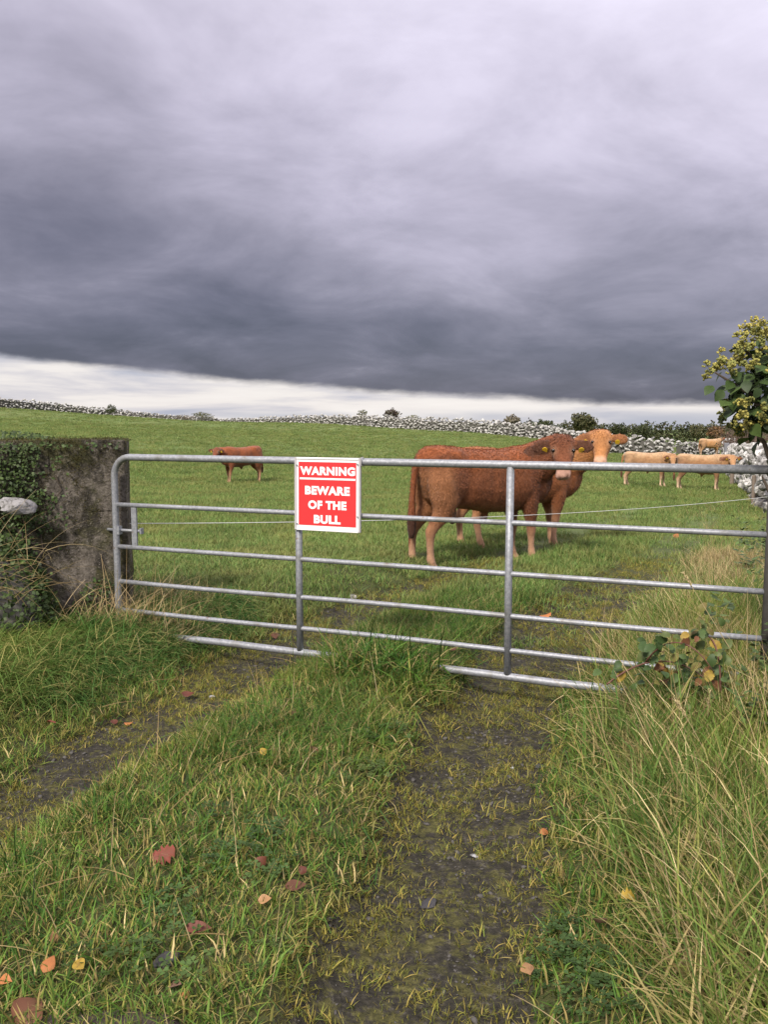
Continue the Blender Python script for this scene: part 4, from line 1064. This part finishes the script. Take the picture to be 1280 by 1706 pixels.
IVYC = [(.044, .075, .020), (.058, .098, .026), (.034, .058, .020), (.080, .125, .034)]
IVY = [leaf_mesh('leaf', HEART if k % 2 else OVATE, .12, -.25, M_LEAF, IVYC[k]) for k in range(4)]
def umbel_mesh(rng, colr):
    mb = MB(); v0, f0 = ICO1
    for k in range(17):
        d = rng.normal(size=3); d[2] = abs(d[2]) * .9 - .15; d /= np.linalg.norm(d)
        e = d * rng.uniform(.85, 1.0); mb.add(v0 * .24 + e, f0, np.array(colr) * rng.uniform(.7, 1.3))
        mb.tube([(0, 0, -.05), e * .8], .04, 3, np.array(colr) * .6, cap=False)
    me_ = mb.mesh('flower_head'); me_.materials.append(M_MOSS); return me_
UMB = [umbel_mesh(np.random.default_rng(k), c_) for k, c_ in enumerate([(.33, .31, .085), (.42, .37, .10), (.27, .28, .085)])]
ri = np.random.default_rng(88)
iv_o = np.array([1.875, 4.02, gz1(1.875, 4.02)])
ivy = empty('ivy_bush', iv_o); tag(ivy, 'flowering ivy bush with yellow green umbels at the right edge', 'bush')
mb = MB()
mb.tube([(0.05, .05, -.1), (.03, .03, .6), (.0, 0, 1.1), (-.03, 0, 1.6)], [.06, .05, .04, .015], 8)
for e in ((-.34, .0, 1.58), (-.20, .05, 1.70), (-.22, -.05, 1.36), (-.12, .0, 1.78), (-.1, .0, 1.1)):
    mb.tube([(0, 0, e[2] - .35), (e[0] * .5, e[1] * .5, e[2] - .10), e], [.016, .010, .004], 6)
mb.build('stem', M_BARK, ivy)
def in_bush(q):
    """outline of the bush as seen: widest at the top, hanging thin below"""
    x, y, z = q
    return (x / .30) ** 2 + (y / .30) ** 2 + ((z - 1.53) / .30) ** 2 < 1 or (((x - .17) / .22) ** 2 + (y / .24) ** 2 + ((z - 1.02) / .42) ** 2 < 1)
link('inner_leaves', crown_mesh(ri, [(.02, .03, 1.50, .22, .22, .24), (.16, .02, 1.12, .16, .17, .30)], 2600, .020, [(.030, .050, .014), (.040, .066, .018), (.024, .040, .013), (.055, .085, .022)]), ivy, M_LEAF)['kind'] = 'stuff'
cnt = 0
while cnt < 285:
    q = np.array([ri.uniform(-.40, .06) if cnt < 200 else ri.uniform(.0, .34), ri.uniform(-.32, .3), ri.uniform(.62, 1.86)])
    if not in_bush(q): continue
    if q[2] > 1.62 and ri.random() < .5: continue
    ctr = np.array([0, 0, 1.45 if q[2] > 1.3 else q[2]]); nrm = (q - ctr); nrm = nrm / (np.linalg.norm(nrm) + 1e-6)
    link('leaf', IVY[int(ri.integers(4))], ivy, None, loc=q, rot=leaf_rot(nrm * .7 + np.array([-.1, -.5, .5]) + ri.normal(0, .4, 3), ri, down=(ri.normal(0, .5), ri.normal(0, .5), -1)), scale=ri.uniform(.050, .080))
    cnt += 1
for (x_, y_, z_) in [(-.385, -.02, 1.61), (-.36, .02, 1.575), (-.335, -.04, 1.62), (-.30, 0, 1.625), (-.38, 0, 1.555), (-.32, .03, 1.60), (-.28, .0, 1.60)]:
    link('flower_head', UMB[int(ri.integers(3))], ivy, None, loc=(x_, y_, z_), rot=(ri.normal(0, .4), ri.normal(0, .4), 0), scale=.024)
for (x_, z_) in [(-.36, 1.52), (-.31, 1.50), (-.27, 1.54), (-.26, 1.46), (-.24, 1.52), (-.29, 1.45), (-.22, 1.48)]:
    link('leaf', IVY[int(ri.integers(4))], ivy, None, loc=(x_, -.03, z_), rot=leaf_rot(ri.normal(0, .4, 3) + np.array([-.3, -.8, .5]), ri, down=(-.6, -.2, -.8)), scale=.065)
cnt = 0
while cnt < 190:
    q = np.array([ri.uniform(-.40, .05), ri.uniform(-.36, .25), ri.uniform(1.20, 1.90)])
    e = (q[0] / .30) ** 2 + (q[1] / .30) ** 2 + ((q[2] - 1.53) / .31) ** 2
    if not .62 < e < 1.22: continue
    if q[2] < 1.56 and not (1.28 < q[2] < 1.45): continue
    link('flower_head', UMB[int(ri.integers(3))], ivy, None, loc=q, rot=(ri.normal(0, .5), ri.normal(0, .5), 0), scale=ri.uniform(.018, .028)); cnt += 1

# ------------------------------------------------------------------ bramble at the right end of the gate
BRC = [(.055, .095, .030), (.075, .12, .036), (.10, .13, .04), (.36, .25, .035), (.28, .19, .035), (.15, .14, .035), (.17, .07, .03)]
BRL = [leaf_mesh('leaf', TOOTH, .22, -.45, M_LEAF if k < 3 else M_DEAD, BRC[k]) for k in range(7)]
rb_ = np.random.default_rng(91)
br_o = atd(1150, 1100, 3.80); br_z = gz1(br_o[0], br_o[1]); br_b = Vector((br_o[0], br_o[1], br_z))
bram = empty('bramble', br_b); tag(bram, 'bramble with green and yellow leaves growing through the gate end', 'bramble')
canes = [[(1012, 1140), (1060, 1100), (1110, 1085), (1165, 1105), (1200, 1160)], [(1075, 1105), (1105, 1060), (1150, 1052), (1190, 1120)], [(1200, 1160), (1205, 1090), (1190, 1045), (1165, 1062)], [(1240, 1160), (1180, 1120), (1125, 1125), (1085, 1140)], [(1230, 1200), (1160, 1160), (1110, 1165)]]
mb = MB(); cl = []
for i, cn in enumerate(canes):
    p3 = [Vector(atd(a, b_, 3.76 + .12 * math.sin(i * 2 + j))) - br_b for j, (a, b_) in enumerate(cn)]
    sm = [bez(p3, k) for k in np.linspace(0, 1, 14)]; mb.tube(sm, [.004 - .0018 * k / 13 for k in range(14)], 6); cl.append(sm)
mb.build('cane', M_STEM, bram, smooth=True)
for k in range(150):
    cn = cl[int(rb_.integers(len(cl)))]; q = cn[int(rb_.integers(1, 14))] + Vector(rb_.normal(0, .042, 3)) + Vector((0, 0, .015))
    u = k % 78; kind_ = int(rb_.choice(7, p=[.29, .25, .18, .05, .05, .12, .06]))
    link('leaf', BRL[kind_], bram, None, loc=q, rot=leaf_rot(np.array([-.1, -.8, .7]) + rb_.normal(0, .45, 3), rb_), scale=rb_.uniform(.030, .062))

# ------------------------------------------------------------------ left side: ivy on the pillar, white stone, dry stems
rl = np.random.default_rng(95)
def local_pil(u, z, out): return np.array([pil_o.x, pil_o.y, 0]) + PT * u + PN * out + np.array([0, 0, z])
V, F, C = [], [], []
tries = 0; nl = 0
while nl < 6800 and tries < 120000:
    tries += 1
    u = -rl.uniform(.0, 1.35); z = rl.uniform(.15, 1.46)
    dens = sstep(-u, .30, .70) * sstep(z, .55, 1.0) + .9 * sstep(-u, .62, .86) * sstep(1.15 - z, 0, .3) + .6 * sstep(.55 - z, 0, .25) * sstep(fbm(VA, np.array(u), np.array(z), 5.), .42, .6) + .22 * sstep(z, 1.30, 1.36)
    dens = dens * sstep(fbm(VC, np.array(u + 9.), np.array(z), 6.0), .26, .46)
    if rl.random() > dens: continue
    out = rl.uniform(.005, .07) + .05 * rl.random() * sstep(-u, .6, .9)
    if z > 1.37: out = -rl.uniform(0, .3); z = 1.38 + .06 * rl.random() * sstep(-u, .35, .7)
    p_ = local_pil(u, z, out); n_ = PN + np.array([0, 0, .7]) + rl.normal(0, .5, 3); n_ /= np.linalg.norm(n_)
    t_ = np.cross(n_, rl.normal(size=3)); t_ /= np.linalg.norm(t_); b2 = np.cross(n_, t_); s_ = rl.uniform(.007, .015)
    o = len(V); V += [p_ - t_ * s_, p_ - b2 * s_ * .75 + t_ * s_ * .1, p_ + t_ * s_ * 1.1, p_ + b2 * s_ * .75 + t_ * s_ * .1]; F.append((o, o + 1, o + 2, o + 3))
    cc = np.array(IVYC[int(rl.integers(4))]) * rl.uniform(.5, 1.3); C += [cc] * 4; nl += 1
org = np.array([pil_o.x, pil_o.y, 0])
ivp = empty('ivy', org); tag(ivp, 'small leaved dark ivy creeping over the concrete pillar', 'ivy')
tag(link('leaves', mesh('leaves', np.array(V) - org, F, C), ivp, M_LEAF), kind='stuff')
mb = MB()
for k in range(8):
    u = -rl.uniform(.62, 1.2); z = rl.uniform(.2, .5); pts = []
    for j in range(7): pts.append(local_pil(u, z, .012) - org); u += rl.normal(0, .05); z += rl.uniform(.08, .17)
    mb.tube(pts, .004, 5)
mb.build('stems', M_BARK, ivp)
# white stone of the old wall
so = atd(22, 842, 5.30)
v, f = stone_shape(np.random.default_rng(4), ico(3), .85)
tag(link('boulder', mesh('boulder', v * np.array([.135, .11, .085]) * (1 + .10 * np.sin(v[:, :1] * 7 + v[:, 2:] * 5) * np.sin(v[:, 1:2] * 6)), f, np.tile((.30, .29, .29), (len(v), 1)), smooth=False), None, M_STONE, loc=so, rot=(.1, .2, .3)), 'white lichened boulder in the bank left of the pillar', 'boulder')
# bank of stones and earth under it
mb = MB(); v, f = stone_shape(np.random.default_rng(8), ico(3), .9)
bo = atd(-20, 985, 5.25)
tag(link('earth_bank', mesh('earth_bank', v * np.array([.42, .30, .62]), f, smooth=True), None, M_CORE, loc=(bo[0] - .08, bo[1] + .05, .18)), 'dark overgrown earth bank at the left edge, below the boulder', 'bank')
V, F, C = [], [], []
for k in range(3200):
    a = rl.uniform(-.2, 1.1) * math.pi; z = rl.uniform(-.2, .62); r = math.sqrt(max(0, 1 - (z / .66) ** 2))
    p_ = np.array([bo[0] - .08 + .45 * r * math.cos(-a), bo[1] + .05 + .34 * r * math.sin(-a), .18 + z]) + rl.normal(0, .02, 3)
    n_ = np.array([.1, -.7, .6]) + rl.normal(0, .5, 3); n_ /= np.linalg.norm(n_); t_ = np.cross(n_, rl.normal(size=3)); t_ /= np.linalg.norm(t_); b2 = np.cross(n_, t_); s_ = rl.uniform(.009, .021)
    o = len(V); V += [p_ - t_ * s_, p_ - b2 * s_ * .75, p_ + t_ * s_ * 1.1, p_ + b2 * s_ * .75]; F.append((o, o + 1, o + 2, o + 3)); C += [np.array(IVYC[int(rl.integers(4))]) * rl.uniform(.4, 1.2)] * 4
tag(link('ground_ivy', mesh('ground_ivy', V, F, C), None, M_LEAF), 'dark ground ivy over the bank at the left edge', 'ivy', kind='stuff')
def stalk_bundle(name, label, starts, seed, cat='grass', kind='stuff', m=M_DRY, pal=[(.36, .28, .14), (.44, .34, .19), (.28, .20, .09), (.38, .27, .13)], w=(.0016, .003)):
    """long dry stems; starts: (base xyz, length, lean vector, droop)"""
    rng = np.random.default_rng(seed); V, F, C = [], [], []
    for (b0, L, ln, dr) in starts:
        p_ = np.array(b0, float); d_ = np.array(ln, float); d_ /= np.linalg.norm(d_); s_ = np.cross(d_, (0, 1, 0)); s_ /= np.linalg.norm(s_) + 1e-9
        col = np.array(pal[int(rng.integers(len(pal)))]) * rng.uniform(.8, 1.2); ww = rng.uniform(*w); o = len(V); n = 6
        for k in range(n + 1):
            q = k / n; V += [p_ - s_ * ww * (1 - .75 * q), p_ + s_ * ww * (1 - .75 * q)]; C += [col, col]
            d_ = d_ + np.array([0, 0, -dr]) / n; d_ /= np.linalg.norm(d_); p_ = p_ + d_ * L / n
        for k in range(n): F.append((o + 2 * k, o + 2 * k + 1, o + 2 * k + 3, o + 2 * k + 2))
    return tag(link(name, mesh(name, V, F, C), None, m), label, cat, kind=kind)
st = []
for k in range(80):
    p_ = atd(rl.uniform(-70, 75), rl.uniform(900, 1010), rl.uniform(4.85, 5.1)); p_[2] = min(p_[2], .75); st.append((p_, rl.uniform(.25, .6), (rl.normal(.15, .6), rl.normal(-.25, .3), rl.uniform(.2, 1)), rl.uniform(.4, 1.8)))
stalk_bundle('dry_stems', 'bleached dead stems hanging over the bank at the left', st, 3, w=(.0009, .0020))
st = []
for k in range(60):
    u = rl.uniform(-.55, .25); p_ = local_pil(u, 0, rl.uniform(.03, .25)); p_[2] = gz1(p_[0], p_[1]); st.append((p_, rl.uniform(.25, .55), (rl.normal(.2, .4), rl.normal(0, .3), 1), rl.uniform(.3, 1.5)))
stalk_bundle('dry_stems', 'thin straw coloured stems at the foot of the pillar', st, 4)
# scattered straw-coloured stems over the crown and the verges
st = []
for k in range(230):
    x_ = rl.uniform(-1.6, 1.0); y_ = rl.uniform(1.7, 5.4)
    if rut_mask(np.array([x_]), np.array([y_]))[0] > .4: continue
    lie = rl.random() < .55
    st.append(((x_, y_, gz1(x_, y_) + (.05 if lie else 0)), rl.uniform(.10, .30), (rl.normal(0, 1.0 if lie else .25), rl.normal(0, .8 if lie else .25), .30 if lie else 1), rl.uniform(.1, .8)))
stalk_bundle('straw_stems', 'single straw coloured stems standing in the grass of the crown', st, 5, w=(.0011, .0021))
st = []
for k in range(260):
    x_ = rl.uniform(.9, 2.6); y_ = rl.uniform(1.7, 5.0)
    if rut_d(np.array([x_]), np.array([y_]))[1][0] < .45: continue
    st.append(((x_, y_, gz1(x_, y_)), rl.uniform(.30, .62), (rl.normal(-.05, .32), rl.normal(0, .3), 1), rl.uniform(.2, 1.3)))
stalk_bundle('straw_stems', 'long straw coloured stems arching over the right verge', st, 6, w=(.0012, .0026))
# tall single seed-head stalks
def seed_stalk(px0, py0, px1, py1, d, label, bow=.04):
    a = Vector(atd(px0, py0, d)); e = Vector(atd(px1, py1, d * .98)); a.z = min(a.z, gz1(a.x, a.y))
    t = empty('seed_stalk', a); tag(t, label, 'grass stalk', 'tall seed stalks on the right verge')
    L = e - a; sd_ = Vector((bow, 0, 0)); pts = [L * k + sd_ * 4 * k * (1 - k) for k in np.linspace(0, 1, 12)]
    mb = MB(); mb.tube(pts, [.0026 - .0012 * k / 11 for k in range(12)], 5, TANP[1]); mb.build('stem', M_DRY, t)
    mb = MB(); r = np.random.default_rng(int(px0)); dr = (pts[-1] - pts[-2]).normalized()
    for k in range(26):
        q = pts[-1] - dr * (.075 * k / 26) + Vector(r.normal(0, .0025, 3)); mb.tube([q, q + dr * .014 + Vector(r.normal(0, .005, 3))], [.0026, .0006], 4, np.array(TANP[1]) * r.uniform(.8, 1.2))
    mb.build('seed_head', M_DRY, t)
seed_stalk(1172, 1330, 1183, 1150, 3.55, 'upright seed stalk standing before the bramble', .0)
seed_stalk(1250, 1500, 1128, 1168, 3.1, 'long leaning seed stalk arching left under the bramble', .05)
seed_stalk(1262, 1400, 1276, 1120, 3.4, 'tall upright seed stalk at the right edge under the gate end', .0)
seed_stalk(1310, 1690, 1106, 1606, 2.25, 'low leaning seed stalk in the bottom right corner', .0)
seed_stalk(1300, 1180, 1140, 955, 3.7, 'long bent stalk crossing the lower rails at the gate end', .0)

# ------------------------------------------------------------------ dark weeds beyond the gate, clover, gravel
c_weed = bpy.data.collections.new('weed')
for k in range(4):
    r = np.random.default_rng(200 + k); V, F, C = [], [], []
    for j in range(44):
        z = r.uniform(.03, .5); a = r.uniform(0, 6.28); o = len(V); p_ = np.array([r.normal(0, .04), r.normal(0, .04), z]); d_ = np.array([math.cos(a), math.sin(a), r.uniform(-.1, .6)]); s_ = np.array([-d_[1], d_[0], 0]); L_ = r.uniform(.05, .10) * (1.2 - z)
        V += [p_, p_ + d_ * L_ * .5 - s_ * L_ * .28, p_ + d_ * L_, p_ + d_ * L_ * .5 + s_ * L_ * .28]; F.append((o, o + 1, o + 2, o + 3)); C += [np.array(IVYC[int(r.integers(4))]) * r.uniform(.9, 1.7)] * 4
    me_ = mesh('weed', V, F, C); me_.materials.append(M_LEAF); c_weed.objects.link(bpy.data.objects.new('weed_tuft', me_))
x1_, y1_ = spread(rg, 300, 2.6, 5.0, 5.0, 10.0, lambda x, y: sstep(x - .42 * y, -.15, .3) * .5)
x2_, y2_ = spread(rg, 260, 1.15, 2.4, 3.2, 4.6, lambda x, y: sstep(x - .40 * y, .0, .25) * .45)
scatter_mesh('weeds', 'dark leafy weeds along the right boundary', c_weed, *place(rg, np.r_[x1_, x2_], np.r_[y1_, y2_], .5, 1.0, .15))
c_clov = bpy.data.collections.new('clover')
for k in range(4):
    r = np.random.default_rng(300 + k); V, F, C = [], [], []
    for j in range(16):
        c0 = np.array([r.uniform(-.05, .05), r.uniform(-.05, .05), r.uniform(.012, .045)]); a0 = r.uniform(0, 6.28); col = np.array((.070, .125, .038)) * r.uniform(.7, 1.4)
        for q in range(3):
            a = a0 + q * 2.094; d_ = np.array([math.cos(a), math.sin(a), r.uniform(.0, .3)]); s_ = np.array([-math.sin(a), math.cos(a), 0]); L_ = .013; o = len(V)
            V += [c0, c0 + d_ * L_ * .7 - s_ * L_ * .5, c0 + d_ * L_ * 1.05, c0 + d_ * L_ * .7 + s_ * L_ * .5]; F.append((o, o + 1, o + 2, o + 3)); C += [col] * 4
    me_ = mesh('clover', V, F, C); me_.materials.append(M_GRASS); c_clov.objects.link(bpy.data.objects.new('clover_tuft', me_))
x, y = spread(rg, 2200, -.9, 1.2, 1.6, 4.6, lambda x, y: (1 - sstep(rut_mask(x, y), .3, .6)) * (sstep(fbm(VA, x + 5, y, 1.8), .60, .72) * .10 + .30 * (1 - sstep(np.hypot(x - .42, (y - 2.2) * .8), .08, .32))))
scatter_mesh('clover', 'patches of clover at the edge of the wheel track', c_clov, *place(rg, x, y, .8, 1.3))
c_grav = bpy.data.collections.new('gravel')
for k in range(8):
    v, f = STONES1[k]; g_ = np.random.default_rng(k).uniform(.6, 1.5); me_ = mesh('gravel', v, f, np.tile(np.array((.10, .097, .095)) * g_, (len(v), 1))); me_.materials.append(M_STONE if k == 9 else M_GRAVEL)
    c_grav.objects.link(bpy.data.objects.new('gravel_bit', me_))
x, y = spread(rg, 30000, -2.3, 2.4, 1.4, 7.0, lambda x, y: sstep(rut_mask(x, y), .35, .7) * (.25 + .75 * sstep(fbm(VB, x, y, 2.5), .45, .6)) * .5)
n_ = len(x); sz_ = np.minimum(.0028 + rg.exponential(.0034, n_), .016)
pp = np.stack([x, y, gz(x, y) + sz_ * .15], -1)
scatter_mesh('gravel', 'small dark gravel embedded in the wheel tracks', c_grav, pp, np.stack([rg.normal(0, .3, n_), rg.normal(0, .3, n_), rg.uniform(0, 6.28, n_)], -1), np.stack([sz_ * 1.2, sz_, sz_ * .7], -1), jit=.8)
# flat slabs and pale pebbles one can pick out
def pebble(px, py, size, colr, label, seed, flat=.5, m=None):
    q = ground_px(px, py); r = np.random.default_rng(seed); v, f = stone_shape(r, ICO2, flat)
    tag(link('stone', mesh('stone', v * size, f, np.tile(colr, (len(v), 1))), None, m or M_STONE, loc=q + np.array([0, 0, size * flat * .3]), rot=(r.normal(0, .15), r.normal(0, .15), r.uniform(0, 6))), label, 'stone', 'loose stones on the track')
pebble(276, 1603, .040, (.07, .07, .075), 'dark slate grey stone in the grass near the bottom left', 1, .35, M_SLATE)
pebble(853, 1281, .012, (.7, .7, .7), 'tiny white pebble in the right wheel track below the gate', 2, .7)
pebble(587, 996, .045, (.55, .5, .46), 'pale stone in the field grass seen between the gate uprights', 3, .7)
pebble(900, 1278, .035, (.06, .06, .065), 'flat dark slate at the right edge of the right wheel track', 4, .3, M_SLATE)
pebble(353, 1163, .022, (.4, .4, .42), 'small grey stone in the left wheel track before the gate', 5, .6)
pebble(791, 1427, .018, (.5, .5, .52), 'small pale flat stone in the middle of the right wheel track', 6, .4)
pebble(715, 1508, .035, (.09, .09, .1), 'dark embedded stone low in the right wheel track', 7, .3, M_SLATE)
# bare earth in the bottom left corner
q = ground_px(228, 1688); v, f = stone_shape(np.random.default_rng(12), ico(3), .3)
tag(link('bare_earth', mesh('bare_earth', v * np.array([.20, .15, .10]), f, smooth=True), None, plain('bare_mud', (.055, .043, .036), .9, 0, .45, 25, .2, .9), loc=q + np.array([-.05, -.05, -.006])), 'bare patch of dark mud at the bottom left', 'mud')

# ------------------------------------------------------------------ fallen leaves
FLC = {'red': (.24, .060, .040), 'dark red': (.12, .036, .024), 'brown': (.14, .058, .032), 'orange': (.40, .15, .05), 'tan': (.40, .22, .10), 'yellow': (.40, .27, .04), 'dull': (.20, .12, .085)}
rf = np.random.default_rng(17)
def fallen(px, py, size, colr, shape, label, lift=.05, spin=None, tilt=.35):
    q = ground_px(px, py); q[2] += lift * .62
    # keep it under the same pixel after lifting it onto the blades
    r = ray(px, py); q = np.array([0, 0, CAM_H]) + r * ((q[2] - CAM_H) / r[2])
    me_ = leaf_mesh('fallen_leaf', shape, rf.uniform(.25, .6) * rf.choice((-1, 1)), rf.uniform(-1.1, 1.1), M_DEAD, FLC[colr])
    co = [(v_.co.x, v_.co.y - .5, v_.co.z) for v_ in me_.vertices]
    for v_, c_ in zip(me_.vertices, co): v_.co = c_
    toward = np.array([-q[0], -q[1], 0]) / np.hypot(q[0], q[1])
    o = link('fallen_leaf', me_, None, None, loc=q, rot=leaf_rot(np.array([0, 0, 1.0]) + toward * .45 + rf.normal(0, tilt, 3), rf, down=(math.cos(spin), math.sin(spin), 0) if spin is not None else None), scale=size * .82)
    tag(o, label, 'leaf', 'fallen autumn leaves')
fallen(272, 1422, .100, 'red', LOBED, 'bright red lobed leaf in the grass at left', .07, .4)
fallen(434, 1436, .062, 'dark red', OVATE, 'dark red leaf crossed by a straw stem right of the bright red one', .05)
fallen(492, 1477, .080, 'brown', OVATE, 'russet brown leaf at the edge of the right wheel track', .04, .2)
fallen(441, 1499, .050, 'tan', OVATE, 'small tan leaf just below the russet one', .04, .1)
fallen(328, 1545, .098, 'dark red', NARROW, 'long maroon leaf lying flat in the lower left grass', .05, .0, .1)
fallen(80, 1603, .060, 'orange', OVATE, 'orange leaf on edge near the lower left corner', .05, 1.4)
fallen(88, 1562, .040, 'tan', OVATE, 'small tan leaf above the orange one at lower left', .05)
fallen(130, 1606, .055, 'yellow', OVATE, 'pale yellow leaf among blades near the lower left corner', .05)
fallen(50, 1682, .100, 'brown', HEART, 'large curled brown leaf in the bottom left corner', .04, 1.3, .15)
fallen(8, 1632, .045, 'orange', OVATE, 'orange leaf cut by the left edge near the bottom', .05)
fallen(292, 1640, .050, 'dull', OVATE, 'dull beige leaf beside the slate stone', .03)
fallen(308, 1657, .032, 'orange', OVATE, 'tiny orange leaf below the beige one by the bare mud', .03)
fallen(312, 1158, .085, 'dark red', OVATE, 'dark red leaf at the left edge of the left wheel track', .04, .1)
fallen(214, 1204, .055, 'orange', OVATE, 'small orange leaf in the left wheel track', .02, .1)
fallen(86, 1200, .075, 'red', OVATE, 'dusty red leaf in the grass left of the left wheel track', .08)
fallen(190, 1205, .060, 'dark red', OVATE, 'dark leaf lying beside the small orange one in the left track', .02)
fallen(525, 1247, .060, 'brown', OVATE, 'brown leaf half sunk in the grass of the crown', .06)
fallen(490, 1187, .055, 'brown', HEART, 'brown leaf high on the crown between the tracks', .07)
fallen(440, 1250, .045, 'yellow', HEART, 'yellowish leaf in the grass on the crown', .07)
fallen(909, 1024, .115, 'orange', LOBED, 'large orange leaf beyond the gate by the right track', .06, .3)
fallen(756, 1084, .075, 'brown', OVATE, 'brown leaf in the grass between the gate uprights', .06)
fallen(458, 1056, .100, 'brown', OVATE, 'brown leaf behind the gate near the left upright', .05)
fallen(1127, 894, .140, 'orange', OVATE, 'orange leaf in the field by the far end of the right track', .03)
fallen(908, 1386, .045, 'orange', OVATE, 'small orange leaf at the right edge of the right track', .05, .2)
fallen(880, 1612, .048, 'tan', HEART, 'heart shaped pale orange leaf on the clover', .11, -1.4, .1)
fallen(1050, 1494, .062, 'yellow', LOBED, 'yellow leaf caught in the right verge grass', .13)
fallen(1000, 1538, .062, 'dull', OVATE, 'dull brown curled leaf at the foot of the right verge', .08)
fallen(505, 1450, .045, 'dark red', OVATE, 'dark shrivelled leaf just above the russet one', .05)

# ------------------------------------------------------------------ moss on the pillar
rm = np.random.default_rng(123); P_, R_, S_ = [], [], []
for k in range(3200):
    u = -rm.uniform(0, 1.3); top = rm.random() < .35
    z = ZT if top else rm.uniform(.1, ZT); out = -rm.uniform(0, .4) if top else .004
    d = sstep(fbm(VB, np.array(u * 1.3 + 4), np.array(z * 1.1), 5.0), .40, .62) if not top else .75
    if not top: d = max(float(d), .9 * float(sstep(u, -.06, 0)), .8 * float(sstep(z, ZT - .05, ZT)))
    if rm.random() > d: continue
    P_.append(local_pil(u, z, out)); S_.append([rm.uniform(.45, 1.2)] * 3)
    R_.append((rm.normal(0, .2), rm.normal(0, .2), rm.uniform(0, 6)) if top else (R(80) + rm.normal(0, .15), rm.normal(0, .15), PIL_YAW + rm.normal(0, .3)))
c_pm = clump_set('pillar_moss', 6, M_MOSS, n=26, radius=.045, ln=(.008, .022), wd=(.0016, .0036), lean=.9, droop=(.1, .8), pal=[(.075, .070, .022), (.11, .095, .03), (.055, .055, .022), (.14, .11, .045), (.045, .05, .018)], seed=17, seg=1)
scatter_mesh('pillar_moss', 'dark moss tufts on the concrete pillar', c_pm, np.array(P_), np.array(R_), np.array(S_))
